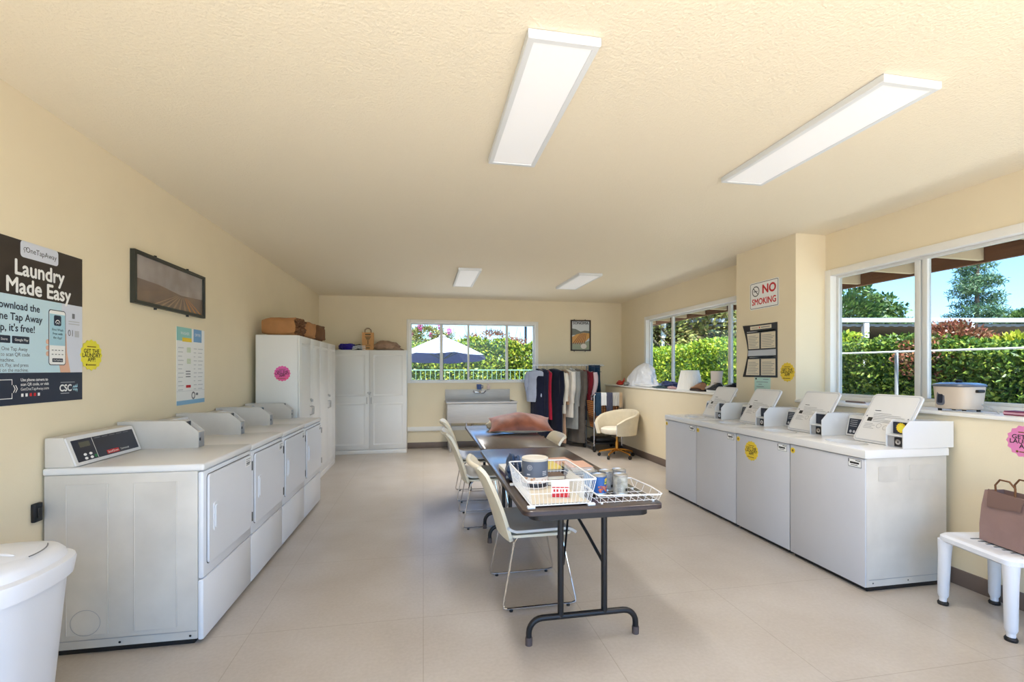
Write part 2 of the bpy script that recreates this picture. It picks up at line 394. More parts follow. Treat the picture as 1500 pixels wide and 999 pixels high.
def hedge(name, label, x0, x1, y0, y1, zt, n, size, lm, seed, amp=.12, faces=('x0','top'), z0=-.1):
    rng = np.random.default_rng(seed)
    root = thing(name, label, 'hedge', ((x0+x1)/2,(y0+y1)/2,-.12)); c = np.array(root.location)
    def hz(x, y): return zt + amp*(np.sin(1.7*y+seed)+.7*np.sin(3.1*y+1.3*x+seed*2)+.5*np.sin(5.3*x+seed))
    P = []; 
    A = {'x0':(y1-y0)*(zt-z0), 'y0':(x1-x0)*(zt-z0), 'top':(x1-x0)*(y1-y0)*.8}
    tot = sum(A[f] for f in faces)
    for f in faces:
        k = int(n*A[f]/tot); u, v, w = rng.random(k), rng.random(k), rng.random(k)
        if f == 'top': x, yy = x0+u*(x1-x0), y0+v*(y1-y0); z = hz(x,yy)-w*w*.22+.05
        elif f == 'x0':
            yy = y0+u*(y1-y0); z = z0+v*(hz(x0,yy)-z0); x = x0 + amp*.9*np.sin(4.1*yy+seed)*np.sin(3.7*z) + w*w*.3-.08
        else:
            x = x0+u*(x1-x0); z = z0+v*(hz(x,y0)-z0); yy = y0 + amp*.9*np.sin(4.1*x+seed)*np.sin(3.7*z) + w*w*.3-.08
        P.append(np.stack([x,yy,z],1))
    P = np.concatenate(P)-c
    leaf_object('foliage', P, size, lm, root, seed, .55)
    mb = MB(); g = .26
    mb.box((x0+g-c[0],y0+g-c[1],0),(x1-c[0],y1-c[1],zt-amp*1.6-.2-c[2]), bev=.1); mb.build('branches', M['hedgecore'], root)
    return root
hedge('hedge', 'clipped bright yellow-green hedge outside the far right window', 6.5, 7.6, 6.9, 15.5, 1.98, 52000, .085, LM['hedge'], 3, .05)
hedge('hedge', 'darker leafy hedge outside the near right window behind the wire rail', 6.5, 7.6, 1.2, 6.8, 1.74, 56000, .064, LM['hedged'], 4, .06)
hedge('hedge', 'tall yellow-green hedge outside the back window behind the umbrella', -3.5, 9.0, 16.6, 18.0, 2.22, 42000, .13, LM['hedgeb'], 5, .14, faces=('y0','top'))
def blob_pts(rng, blobs, n):
    W = np.array([b[3]*b[4] for b in blobs]); W = W/W.sum(); P = []
    for b, w in zip(blobs, W):
        k = int(n*w)+1; d = rng.normal(size=(k,3)); d /= np.linalg.norm(d, axis=1)[:,None]
        r = rng.uniform(.55,1.0,size=(k,1))**.6; wob = 1+.22*np.sin(5*d[:,:1]+b[0])*np.sin(4*d[:,1:2]+b[1])+.16*np.sin(9*d[:,2:3]+b[2])
        P.append(np.array(b[:3])+d*r*wob*np.array([b[3],b[3],b[4]]))
    return np.concatenate(P)
def tree(name, label, loc, blobs, n, size, lm, trunk, seed, cat='tree', droop=0, aspect=.5, forks=()):
    rng = np.random.default_rng(seed); root = thing(name, label, cat, loc)
    leaf_object('foliage', blob_pts(rng, blobs, n), size, lm, root, seed, aspect, droop)
    mb = MB(); mb.tube([(0,0,0),(trunk[0]*.1,.05,trunk[1]*.5),(0,0,trunk[1])], [trunk[2],trunk[2]*.8,trunk[2]*.45], 8)
    for b in list(blobs)[:7]:
        z = min(trunk[1]*.9, max(.3, b[2]*.55)); mb.tube([(0,0,z),(b[0]*.5,b[1]*.5,(z+b[2])*.5+.1),(b[0],b[1],b[2])], [trunk[2]*.5,trunk[2]*.35,trunk[2]*.15], 6)
    for f in forks: mb.tube(f, [trunk[2]*.7,trunk[2]*.5,trunk[2]*.2], 6)
    mb.build('trunk', M['bark'], root); return root
def at(px, py, d):   # point in the world seen at photo pixel (px, py) at depth d
    th = math.atan(130/690); f = Vector((math.sin(th),math.cos(th),0)); r = Vector((math.cos(th),-math.sin(th),0))
    return Vector((0,0,H)) + f*d + r*((px-750)/690*d) + Vector((0,0,(541-py)/690*d))
# pine seen in the near right window
p = at(1432, 541, 27); rnd = random.Random(5); bl = []
for i in range(26):
    z = 2.6+i*.2; w = (1-(z-2.4)/5.9)*1.15+.42; a = rnd.uniform(0,6.28); bl.append((math.cos(a)*w*.75, math.sin(a)*w*.75, z+rnd.uniform(-.2,.2), .34+w*.3, .22+w*.1))
bl.append((.05,0,7.95,.22,.35))
tree('pine_tree', 'tall open pine tree against the sky beyond the carport roof', (p.x,p.y,-.12), bl, 15000, .26, LM['pine'], (0,7.9,.16), 11, aspect=.16)
p = at(1268, 541, 24)
tree('oak_tree', 'round dark green tree left of the pine above the carport', (p.x,p.y,-.12), [(-1.3,0,4.0,1.5,1.2),(0,.3,4.6,1.3,1.2),(.9,0,4.2,1.0,1.0),(-2.6,0,3.6,1.3,1.3),(1.6,0,3.5,.95,.8),(-.4,-.4,3.3,1.9,1.0)], 13000, .24, LM['oak'], (0,3.6,.2), 12)
p = at(1496, 541, 24)
tree('oak_tree', 'small green tree at the right edge beyond the carport', (p.x,p.y,-.12), [(0,0,3.6,.9,.9),(1.0,0,3.9,1.0,.9),(.5,0,2.9,1.3,.9)], 5000, .2, LM['oak'], (0,3.2,.12), 13)
# trees behind the far right hedge
for (px, d, bl, key, sd, lb, fk) in (
    (1012, 15, [(-1.1,0,2.6,1.0,.9),(0,.2,3.4,1.0,.9),(.9,0,3.0,1.0,.9),(-.2,0,4.0,1.3,.8),(1.6,.2,3.7,1.0,.9),(-2,.2,3.6,1.1,.9)], 'olive', 21, 'gnarled olive-green tree with bare limbs beyond the far right hedge', [[(0,0,.9),(.9,-.3,1.9),(1.9,-.3,2.4)],[(0,0,.8),(-.8,-.3,1.8),(-1.5,-.3,2.5)]]),
    (1068, 17, [(0,0,2.7,1.3,1.0),(.8,0,3.6,1.4,1.0),(-.9,.2,3.8,1.2,.9),(1.8,0,2.6,1.3,1.1)], 'oak', 22, 'green tree beside the pillar beyond the far right hedge', [[(0,0,1),(-.7,-.5,2),(-1.6,-.5,2.6)]]),
    (955, 17, [(0,0,2.4,1.2,.9),(-.9,0,3.3,1.2,.9),(.8,0,3.5,1.1,.8),(-1.8,0,2.4,1.1,.9)], 'olive', 23, 'loose bushy tree at the left end of the far right window', [])):
    p = at(px, 541, d); tree('garden_tree', lb, (p.x,p.y,-.12), bl, 9000, .15, LM[key], (0,3.0,.14), sd, forks=fk)
p = at(1010, 541, 26)
tree('oak_tree', 'broad dark tree mass far behind the gnarled tree', (p.x,p.y,-.12), [(-4,0,3.2,2.4,2.2),(-1,0,3.6,2.6,2.4),(2,0,3.4,2.6,2.3),(5,0,3.3,2.4,2.2)], 14000, .34, LM['oak'], (0,3,.25), 24)
# russet bush and yellow bush above the near hedge
p = at(1398, 541, 6.3)
tree('crape_myrtle_bush', 'russet brown bush rising behind the near right hedge', (p.x,p.y,-.12), [(0,0,1.82,.36,.34),(-.38,.05,1.70,.32,.3),(.34,0,1.76,.34,.32),(-.05,-.25,1.52,.42,.26),(-.15,0,2.0,.22,.2),(.3,-.2,1.6,.3,.24)], 11000, .05, LM['red'], (0,1.2,.05), 31, 'bush')
p = at(1492, 541, 5.9)
tree('garden_shrub', 'yellow-green shrub at the right end of the near window', (p.x,p.y,-.12), [(0,0,1.62,.32,.36),(.35,0,1.6,.3,.36),(-.28,-.1,1.45,.25,.3)], 5000, .075, LM['yellow'], (0,1.1,.05), 32, 'bush')
# carport
root = thing('carport', 'carport with white gutter edge beyond the near right hedge', 'carport', tuple(at(1360,541,15)*1)); root.location.z = -.12; root.rotation_euler.z = -math.atan(130/690)
mb = MB(); mb.box((-9,-.06,3.03),(8,.06,3.17), bev=.02); mb.build('gutter', mat('pale_blue_gutter', (176,186,198), .5), root)
mb = MB()
for i in range(57): mb.box((-9+i*.3,.07,2.92),(-9+i*.3+.15,7,3.0)); mb.box((-8.85+i*.3,.07,2.90),(-8.7+i*.3,7,2.98))
mb.build('roof_sheet', mat('weathered_sheet_metal', (120,124,122), .6, .3), root)
for xx in (-8.5,-5.2,-2.05,1.3,4.4,7.4):
    mb = MB(); mb.box((xx,-.03,2.55),(xx+.14,.05,3.02)); mb.box((xx+.02,.05,0),(xx+.12,.15,3.0)); mb.build('post', M['trim'], root)
mb = MB(); mb.box((-9,6.6,0),(8,6.7,2.9)); mb.build('rear_panel', mat('dark_carport_panel', (70,66,60), .8), root)
# wire rail in front of the near hedge
root = thing('wire_rail', 'thin pale pipe rail on a post outside the near right window', 'railing', (5.8,4.91,-.12))
mb = MB(); mb.cyl((0,-4.5,1.73),(0,1.75,1.77),.011,8); mb.build('rail', M['wire'], root)
for yy in (0,-3.2):
    mb = MB(); mb.cyl((0.03,yy,0),(0.03,yy,1.78),.02,8); mb.build('post', M['greyplate'], root)
# back garden: fence, umbrella, myrtle, lamp post
root = thing('picket_fence', 'pale green metal bar fence in front of the back hedge', 'fence', (1.5,15.5,-.1)); m_f = mat('pale_green_metal', (112,142,122), .45)
for zz in (.18,1.48):
    mb = MB(); mb.box((-5,-.015,zz),(6,.015,zz+.035)); mb.build('rail', m_f, root)
for k in range(70):
    o = None
    mb = MB(); mb.box((-5+k*.155,-.009,.0),(-5+k*.155+.016,.009,1.5)); mb.build('bar', m_f, root)
root = thing('patio_umbrella', 'open patio umbrella in navy canvas, its top coloured pale for sunlight, outside back window', 'umbrella', tuple(at(648,541,13.2))); root.location.z = -.05
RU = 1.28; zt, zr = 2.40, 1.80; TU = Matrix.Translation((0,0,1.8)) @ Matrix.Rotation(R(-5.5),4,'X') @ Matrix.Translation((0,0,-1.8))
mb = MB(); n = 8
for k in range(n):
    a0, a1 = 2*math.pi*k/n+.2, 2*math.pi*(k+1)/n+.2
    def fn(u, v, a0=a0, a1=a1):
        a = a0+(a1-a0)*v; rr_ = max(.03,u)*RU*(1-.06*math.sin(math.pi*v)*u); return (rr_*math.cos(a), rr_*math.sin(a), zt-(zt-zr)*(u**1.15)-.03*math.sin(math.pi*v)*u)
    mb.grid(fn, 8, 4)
mb.build('canopy', fab('sunlit_navy_canvas', (186,191,208)), root, T=TU)  # navy canvas, coloured pale here to stand in for sun on the top
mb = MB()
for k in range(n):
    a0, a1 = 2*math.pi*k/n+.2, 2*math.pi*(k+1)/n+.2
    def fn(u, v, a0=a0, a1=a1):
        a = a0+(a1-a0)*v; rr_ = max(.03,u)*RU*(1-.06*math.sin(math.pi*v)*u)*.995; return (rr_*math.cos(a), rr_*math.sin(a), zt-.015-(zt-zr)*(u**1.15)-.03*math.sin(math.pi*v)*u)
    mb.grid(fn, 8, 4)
mb.build('canopy_underside', fab('navy_canvas', (38,46,100)), root, T=TU)  # underside of the same canvas in its own navy
mb = MB(); mb.cyl((0,0,0),(0,0,zt+.02),.03,12); mb.build('pole', M['blackmetal'], root)
mb = MB(); mb.lathe([(.0,0),(.1,.0),(.09,.04),(.0,.07)], (0,0,zt-.02), 16); mb.build('finial', M['trim'], root)
mb = MB(); mb.lathe([(0,0),(.3,0),(.28,.07),(.05,.1),(0,.1)], n=20); mb.build('stand', M['blackmetal'], root)
for k in range(8):
    a = 2*math.pi*k/8+.2; mb = MB(); mb.tube([(.04*math.cos(a),.04*math.sin(a),1.75),(.55*RU*math.cos(a),.55*RU*math.sin(a),zt-.02-(zt-zr)*.5)], .01, 5); mb.build('strut', M['blackmetal'], root, T=TU)
for (px, bl, key, n, lb, sz) in ((625,[(0,0,2.4,.55,.5),(-.5,0,2.3,.5,.5),(.45,0,2.3,.5,.4),(-1,0,2.1,.6,.5),(.1,0,1.9,1.1,.5)],'olive',9000,'crape myrtle with magenta blossoms rising behind the umbrella',.1),
                           (725,[(0,0,2.2,.5,.55),(-.7,0,2.1,.4,.5),(.6,0,2.1,.5,.4),(.9,0,1.9,.7,.4)],'red',4200,'twiggy russet shrub tips above the back hedge',.085)):
    p = at(px, 541, 18.2); r_ = tree('crape_myrtle_tree', lb, (p.x,p.y,-.12), [tuple((b[0]*1.2,b[1],b[2]+.35,b[3],b[4])) for b in bl], n, sz, LM[key], (0,2.5,.05), 41, 'tree')
    if px == 625:
        rng = np.random.default_rng(2); leaf_object('blossom', blob_pts(rng, [(-.25,-.35,3.15,.11,.16),(.5,-.35,3.2,.09,.16),(.85,-.35,3.0,.10,.13),(-.6,-.3,2.9,.08,.12),(.15,-.35,2.85,.07,.1)], 700), .055, LM['magenta'], r_, 3)
    mb = MB()
    for k in range(26):
        x = random.uniform(-1.3,1.3); mb.tube([(x*.7,-.1,1.9),(x,-.1,2.5),(x*1.1+random.uniform(-.1,.1),-.1,2.75+random.uniform(0,.55))], [.014,.01,.005], 5)
    mb.build('twigs', M['bark'], r_)
p = at(770, 541, 22); root = thing('lamp_post', 'thin dark lamp post above the hedge at right of the back window', 'post', (p.x,p.y,-.12))
mb = MB(); mb.cyl((0,0,0),(0,0,3.9),.06,10); mb.build('pole', M['blackmetal'], root)
mb = MB(); mb.lathe([(0,0),(.16,0),(.2,.25),(.06,.34),(0,.34)], (0,0,3.9), 12); mb.build('lantern', M['blackmetal'], root)

# ------------------------------------------------------------------ stickers
def burst(mb, Mx, u, v, r, n=16, m=0, off0=0, off=.0015, rv=1):
    pts = []
    for i in range(n*2):
        a = math.pi*i/n; q = r if i % 2 == 0 else r*.9; pts.append((u+q*math.cos(a), v+q*math.sin(a)*rv))
    mb.loft([[Mx @ Vector((p[0],p[1],t)) for p in pts] for t in (off0, off)], m)
def app_sticker(Mx, u, v, r, m_bg, parent=None, name='app_sticker', size=1.0):
    mb = MB(); burst(mb, Mx, u, v, r, m=0)
    for i, t in enumerate(('GET THE','LAUNDRY','APP!')):
        mb.text(t, Mx, u, v+r*(.24-.27*i), r*.36, .0022, 1, bold=.006*r)
    mb.rect(Mx, u-r*.4, v+r*.5, u+r*.4, v+r*.56, .002, 2); mb.rect(Mx, u-r*.35, v-r*.66, u+r*.4, v-r*.6, .002, 2); mb.disc(Mx, u-r*.45, v-r*.62, r*.07, .002, 2, 10)
    return mb.build(name, [m_bg, M['ink'], M['orangeink']], parent, smooth=False)

# ------------------------------------------------------------------ dryers
WD = .668
def make_dryer(label, first=False):
    t = thing('clothes_dryer', label, 'dryer', group='coin dryers along the left wall')
    mb = MB(); mb.box((-.69,.002,.03),(-.028,WD-.002,.893), bev=.004)
    for a, b in ((-.60,-.42),(-.31,-.12)):
        for c0, c1 in ((a,a+.006),(b-.006,b)): mb.box((c0,-.0025,.10),(c1,.004,.845), bev=.001)
        mb.box((a+.004,-.0012,.10),(b-.004,.004,.845))
    Ms = frame((0,.0,0),(1,0,0),(0,0,1)); mb.ring(Ms, -.515, .16, .062, .0645, .003, 1, 30)
    for xx in (-.66,-.37,-.06): mb.disc(Ms, xx, .05, .006, .0005, 2, 10)
    mb.rect(Ms, -.69, .072, -.03, .075, .0006, 1)
    mb.build('cabinet', [M['appl_side'], M['greyplate'], M['black']], t)
    mb = MB(); mb.box((-.028,.002,.337),(0,WD-.002,.889), bev=.010); mb.build('front_panel', M['appl_front'], t)
    mb = MB(); mb.box((-.028,.002,.022),(-.001,WD-.002,.331), bev=.008); mb.build('lower_panel', M['appl_front'], t)
    mb = MB(); mb.box((-.64,.02,0),(-.05,WD-.02,.03)); mb.build('plinth', M['black'], t)
    mb = MB(); mb.box((-.695,-.004,.893),(.004,WD+.001,.930), bev=.011, seg=3); mb.build('top_panel', M['appl'], t)
    Mf = frame((0,0,0),(0,1,0),(0,0,1))
    mb = MB(); mb.rrect(Mf, .034, .396, .640, .868, .022, .0, .0012, 1); mb.rrect(Mf, .038, .40, .636, .864, .02, 0, .012, 0); d = mb.build('door', [M['appl_front'], M['seam']], t)
    mb = MB(); mb.rrect(Mf, .085, .555, .145, .705, .012, .011, .0165); mb.rrect(Mf, .095, .57, .122, .69, .008, .0165, .021); mb.build('handle', M['appl_front'], d)
    for z in (.79,.46):
        mb = MB(); mb.box((.0,.637,z-.03),(.016,.648,z+.03), bev=.002); mb.build('hinge', M['greyplate'] if False else M['black'], d)
    mb = MB(); mb.rrect(Mf, .53, .80, .625, .857, .004, .0115, .0128)
    for i in range(4): mb.rect(Mf, .54, .845-.012*i, .612-.015*(i%2), .849-.012*i, .0132, 1)
    mb.rect(Mf, .548, .815, .60, .828, .0133, 1); mb.build('price_label', [M['white'], M['grey']], d, smooth=False)
    # console
    mb = MB(); mb.prism([(-.69,.93),(-.69,1.078),(-.612,1.078),(-.562,.93)], 1, .004, .54, bev=.006); c = mb.build('console', M['appl_side'], t)
    sl = Vector((-.05,0,.148)).normalized()
    Mc = frame((-.562,.0,.93),(0,1,0),sl)
    mb = MB(); mb.rrect(Mc, .006, .002, .538, .152, .008, .0, .008, 0); mb.rrect(Mc, .026, .018, .52, .132, .004, .008, .0095, 1)
    mb.rect(Mc, .17, .02, .173, .131, .0100, 2)
    mb.rrect(Mc, .07, .09, .145, .117, .003, .0095, .0105, 3)
    for i in range(2):
        for j in range(2): mb.disc(Mc, .085+.04*j, .05-.02*i, .012, .0110, 2, 12, .007)
    mb.rrect(Mc, .148, .025, .166, .04, .003, .0095, .011, 4)
    mb.rect(Mc, .245, .024, .345, .045, .0102, 5); mb.text('SpeedQueen', Mc, .295, .0345, .017, .0106, 2); mb.text('Commercial', Mc, .395, .0345, .015, .0106, 2)
    for k in range(5): mb.rect(Mc, .19+.06*k, .122, .19+.06*k+.045, .1255, .0102, 6)
    mb.build('control_panel', [M['appl'], M['navy'], M['white'], mat('lcd_window', (86,84,70), .3), mat('green_button', (40,120,70), .5), M['red'], M['grey']], c)
    # coin box
    mb = MB(); y0, y1 = .555, .635
    prof = [(-.69,.93),(-.69,1.098),(-.335,1.098),(-.258,1.028),(-.258,.93)]
    mb.prism(prof, 1, y0, y0+.004); mb.prism(prof, 1, y1-.004, y1)
    mb.prism([(-.69,.93),(-.69,1.096),(-.337,1.096),(-.337,.93)], 1, y0+.004, y1-.004)
    mb.box((-.337,y0+.004,.93),(-.262,y1-.004,1.024)); k = mb.build('coin_box', M['appl_side'], t)
    mb = MB(); mb.box((-.3365,y0+.006,1.03),(-.331,y1-.006,1.09)); mb.build('recess_shade', M['navy'], k)  # dark sheet standing in for shade inside the open coin box recess
    mb = MB(); mb.box((-.262,y0+.006,.933),(-.256,y1-.006,1.024), bev=.002); mb.box((-.257,y0+.008,.972),(-.253,y0+.022,.99), m=1); mb.build('coin_slide', [M['greyplate'], M['black']], k)
    return t
d_lab = ['white coin dryer nearest the camera, beside the trash bin, with exposed control panel',
         'second white coin dryer from the trash bin, left wall row',
         'third white coin dryer from the trash bin, left wall row',
         'white coin dryer at the far end of the row, next to the tall cabinet']
d0 = make_dryer(d_lab[0], True)
for k in range(4):
    o = d0 if k == 0 else copy_tree(d0)
    yy = 2.685+.671*k
    o.location = (-1.115+(yy-2.685)*.0113, yy, 0); o.rotation_euler.z = -.0113; o['label'] = d_lab[k]
    o.scale = (1.035,1,[1.003,.992,.982,.972][k])
one('dryer_duct', M['black'], lambda b: (b.box((-1.841,2.632,.685),(-1.822,2.682,.775), bev=.005), b.box((-1.823,2.645,.705),(-1.815,2.67,.755), bev=.003)))
tag(bpy.data.objects['dryer_duct'], 'small black box on the left wall behind the nearest dryer', 'outlet')

# ------------------------------------------------------------------ washers (front faces -x)
WW = .632
def make_washer(label):
    t = thing('washing_machine', label, 'washer', group='top load coin washers under the right windows')
    mb = MB(); mb.box((.012,.006,.03),(.64,WW-.006,.853), bev=.004)
    Ms = frame((0,0,0),(1,0,0),(0,0,1))
    for a, b in ((.10,.25),(.34,.56)):
        mb.rrect(Ms, a, .70, b, .80, .01, -.007, -.004); 
    mb.rect(Ms, .03, .075, .635, .078, -.0045, 1)
    for xx in (.06,.33,.6): mb.disc(Ms, xx, .055, .005, -.0045, 2, 10)
    mb.build('cabinet', [M['appl_side'], M['greyplate'], M['black']], t)
    Mf = frame((0,0,0),(0,-1,0),(0,0,1))      # u = -y when seen from the aisle
    mb = MB(); mb.box((0,.005,.03),(.012,WW-.005,.848), bev=.005); f = mb.build('front_panel', M['wfront'], t)
    mb = MB(); mb.rrect(Mf, -.125, .785, -.03, .838, .003, .0, .0015); mb.rrect(Mf, -.122, .788, -.033, .835, .002, .0015, .0018, 1)
    mb.rect(Mf, -.072, .826, -.036, .831, .0021, 2); mb.rect(Mf, -.112, .806, -.046, .818, .0021, 2); mb.rect(Mf, -.105, .796, -.055, .80, .0021, 2); mb.rect(Mf, -.122, .815, -.117, .834, .0021, 2)
    mb.build('machine_label', [M['grey'], M['white'], M['ink']], f, smooth=False)
    mb = MB(); burst(mb, Mf, -.60, .805, .022, 12, 0, 0, .0014); mb.rect(Mf, -.608, .797, -.592, .813, .002, 1); mb.build('small_sticker', [M['yellow'], M['orangeink']], f, smooth=False)
    mb = MB(); mb.box((.03,.02,0),(.62,WW-.02,.03)); mb.build('plinth', M['black'], t)
    # top with tub opening
    mb = MB(); x0, x1, y0, y1, z0, z1 = -.006,.648,-.001,WW+.001,.853,.905; cx, cy, ra, rb = .195,.33,.095,.15
    N = 48; O, I = [], []
    for i in range(N):
        a = 2*math.pi*i/N; c, s_ = math.cos(a), math.sin(a)
        I.append((cx+ra*c, cy+rb*s_))
        k = min(((x1-cx) if c>0 else (x0-cx))/c if abs(c)>1e-6 else 9, ((y1-cy) if s_>0 else (y0-cy))/s_ if abs(s_)>1e-6 else 9); O.append((cx+k*c, cy+k*s_))
    for corner in ((x0,y0),(x1,y0),(x1,y1),(x0,y1)):
        j = min(range(N), key=lambda q: (O[q][0]-corner[0])**2+(O[q][1]-corner[1])**2); O[j] = corner
    def rg(P, z, ins=0): return [(p[0]+(ins if p[0]<=x0+1e-6 else -ins if p[0]>=x1-1e-6 else 0), p[1]+(ins if p[1]<=y0+1e-6 else -ins if p[1]>=y1-1e-6 else 0), z) for p in P]
    mb.loft([rg(O,z0),rg(O,z1-.008),rg(O,z1-.002,.003),rg(O,z1,.008),[(p[0],p[1],z1) for p in I],[(p[0],p[1],z1-.006) for p in I],[(cx+(p[0]-cx)*.93,cy+(p[1]-cy)*.93,.78) for p in I]], 0, True, False)
    mb.loft([[(cx+(p[0]-cx)*.93,cy+(p[1]-cy)*.93,.775) for p in I],[(cx+(p[0]-cx)*.9,cy+(p[1]-cy)*.9,.78) for p in I]], 1)
    mb.build('top_panel', [M['appl'], M['seam']], t)
    # lid, standing open
    ang = R(31); Ml = frame((.315,.40,.912),(0,-1,0),(math.sin(ang),0,math.cos(ang)))   # u to the near side, v up
    mb = MB(); mb.rrect(Ml, 0, 0, .352, .385, .03, -.016, -.004, 0); 
    mb.rrect(Ml, .008, .008, .344, .377, .024, -.004, -.002, 1); mb.rrect(Ml, .016, .016, .336, .369, .02, -.002, .0, 0)
    L = mb.build('lid', [M['appl'], M['lightgrey']], t)
    mb = MB()
    mb.rect(Ml, .07, .245, .115, .25, .0012); mb.rect(Ml, .045, .16, .08, .19, .0012)
    for i in range(6): mb.rect(Ml, .07+.004*i, .225-.013*i, [.2,.27,.3,.17,.29,.27][i], .2275-.013*i, .0012, 1)
    for i in range(4): mb.rect(Ml, .04, .14-.012*i, .10+.02*(i%2), .1425-.012*i, .0012, 1)
    for i, (u, v) in enumerate(((.15,.13),(.2,.12),(.25,.13))): mb.ring(Ml, u, v, .016, .018, .0012, 1, 14)
    mb.build('instruction_print', [M['ink'], M['grey']], L, smooth=False)
    for u in (.03,.325):
        mb = MB(); mb.disc(Ml, u, .2, .006, .0012, 0, 10); mb.build('bumper', M['grey'], L, smooth=False)
    # console with control panel
    mb = MB(); mb.prism([(.50,.905),(.535,1.062),(.648,1.062),(.648,.905)], 1, .118, WW-.004, bev=.006); c = mb.build('console', M['appl'], t)
    sl = Vector((.035,0,.157)).normalized(); Mc = frame((.50,0,.905),(0,-1,0),sl)
    mb = MB(); mb.rrect(Mc, -.622, .004, -.42, .155, .006, 0, .006, 0); mb.rrect(Mc, -.612, .014, -.43, .135, .004, .006, .0075, 1)
    for k in range(4): mb.rect(Mc, -.60, .12-.015*k, -.54, .1235-.015*k, .008, 2)
    for k in range(3): mb.disc(Mc, -.585+.03*k, .035, .011, .009, 2, 12)
    mb.build('control_panel', [M['appl'], M['navy'], M['lightgrey']], c)
    # coin box at the near side
    mb = MB(); y0, y1 = .0,.118; prof = [(.285,.905),(.285,1.03),(.34,1.082),(.69,1.082),(.69,.905)]
    prof = [(.285,.905),(.285,1.028),(.338,1.084),(.688,1.076),(.688,.905)]
    mb.prism(prof, 1, y0, y0+.005); mb.prism(prof, 1, y1-.005, y1)
    mb.prism([(.345,.905),(.345,1.083),(.688,1.075),(.688,.905)], 1, y0+.005, y1-.005); mb.box((.30,y0+.005,.905),(.345,y1-.005,.985)); mb.box((.285,y0+.005,.982),(.345,y1-.005,.989))
    k = mb.build('coin_box', M['appl'], t)
    mb = MB(); mb.box((.338,y0+.008,.993),(.3445,y1-.008,1.07)); mb.build('recess_shade', M['navy'], k)  # dark backing painted in for the shade of the open recess
    Mk = frame((.30,0,.905),(0,-1,0),(0,0,1))
    mb = MB(); mb.rrect(Mk, -.112, .006, -.006, .074, .004, 0, .006, 0); mb.rrect(Mk, -.062, .01, -.012, .07, .004, .006, .010, 1); mb.ring(Mk, -.037, .04, .006, .018, .0115, 2, 16); mb.disc(Mk, -.037, .04, .006, .0117, 1, 12)
    mb.build('coin_slide', [M['greyplate'], M['black'], M['chrome']], k)
    return t
w_lab = ['white coin washer nearest the camera, its lid open, its right side exposed',
         'white washer with the big yellow round sticker, second from the camera',
         'plain white washer second from the far end, below the green notice',
         'farthest white washer of the row, open lid before the window ledge']
# seams: near (0) far (3); the round sticker sits on the third counted from the near end
w0 = make_washer(w_lab[0])
for k in range(4):
    o = w0 if k == 0 else copy_tree(w0)
    o.location = (2.758+.004*k, 2.52+.635*k, 0); o['label'] = w_lab[k]; o.scale = (1,1,[1,.995,.99,.988][k])
WASH = [o for o in bpy.data.objects if o.name.startswith('washing_machine')]
WASH.sort(key=lambda o: o.location.y)
def child(o, nm): return [c for c in o.children if c.name.split('.')[0] == nm][0]
Mf = frame((0,0,0),(0,-1,0),(0,0,1))
app_sticker(Mf, -.43, .725, .086, M['yellow'], child(WASH[1],'front_panel'))

Mk = frame((.338,0,.905),(0,-1,0),(0,0,1)); mb = MB(); burst(mb, Mk, -.055, .128, .034, 14, 0, .0, .0014); mb.disc(Mk, -.055, .128, .02, .0018, 1, 16); mb.build('round_sticker', [M['yellow'], M['yellowp']], child(WASH[0],'coin_box'), smooth=False)

# ------------------------------------------------------------------ tall cabinets
def raised(mb, Mx, u0, v0, u1, v1):
    mb.loft([[Mx @ Vector((p[0],p[1],t)) for p in ((u0+i,v0+i),(u1-i,v0+i),(u1-i,v1-i),(u0+i,v1-i))] for i, t in ((0,0),(.012,.006),(.03,.002),(.045,.007))])
def hardware(Mx, u, v, parent, hasp=True):
    if hasp:
        mb = MB(); mb.rrect(Mx, u-.035, v+.10, u+.03, v+.125, .004, .001, .006); mb.rrect(Mx, u-.012, v+.085, u+.018, v+.115, .006, .006, .026); mb.build('hasp_lock', M['steel'], parent)
def tall_cabinet(label, loc, rotz, W, Dp, Ht, split_panels, mid=.86):
    t = thing('storage_cabinet', label, 'cabinet', loc, rotz)   # front along local x, facing -y, front plane y=0
    mb = MB(); mb.box((0,.02,0.0),(W,Dp,Ht), bev=.003); mb.build('carcass', M['cab'], t)
    mb = MB(); mb.box((.004,.004,.0),(W-.004,.02,.07), bev=.003); mb.build('toe_board', M['cab'], t)
    for k in range(2):
        u0, u1 = (.003, W/2-.0025) if k == 0 else (W/2+.0025, W-.003)
        Mx = frame((0,0,0),(1,0,0),(0,0,1)); mb = MB(); mb.box((u0,0,.078),(u1,.019,Ht-.004), bev=.003)
        if split_panels: raised(mb, Mx, u0+.05, .14, u1-.05, mid-.03); raised(mb, Mx, u0+.05, mid+.08, u1-.05, Ht-.07)
        else: raised(mb, Mx, u0+.05, .14, u1-.05, Ht-.07)
        d = mb.build('door', M['cab'], t)
        hu = W/2-.035 if k == 0 else W/2+.035
        mb = MB(); mb.tube([(hu,.0,mid-.04),(hu,-.028,mid-.03),(hu,-.03,mid+.03),(hu,-.03,mid+.055),(hu,0,mid+.065)], .006, 8); mb.build('handle', M['steel'], d)
    hardware(frame((0,0,0),(1,0,0),(0,0,1)), W/2, mid+.03, t)
    return t
PI = math.pi
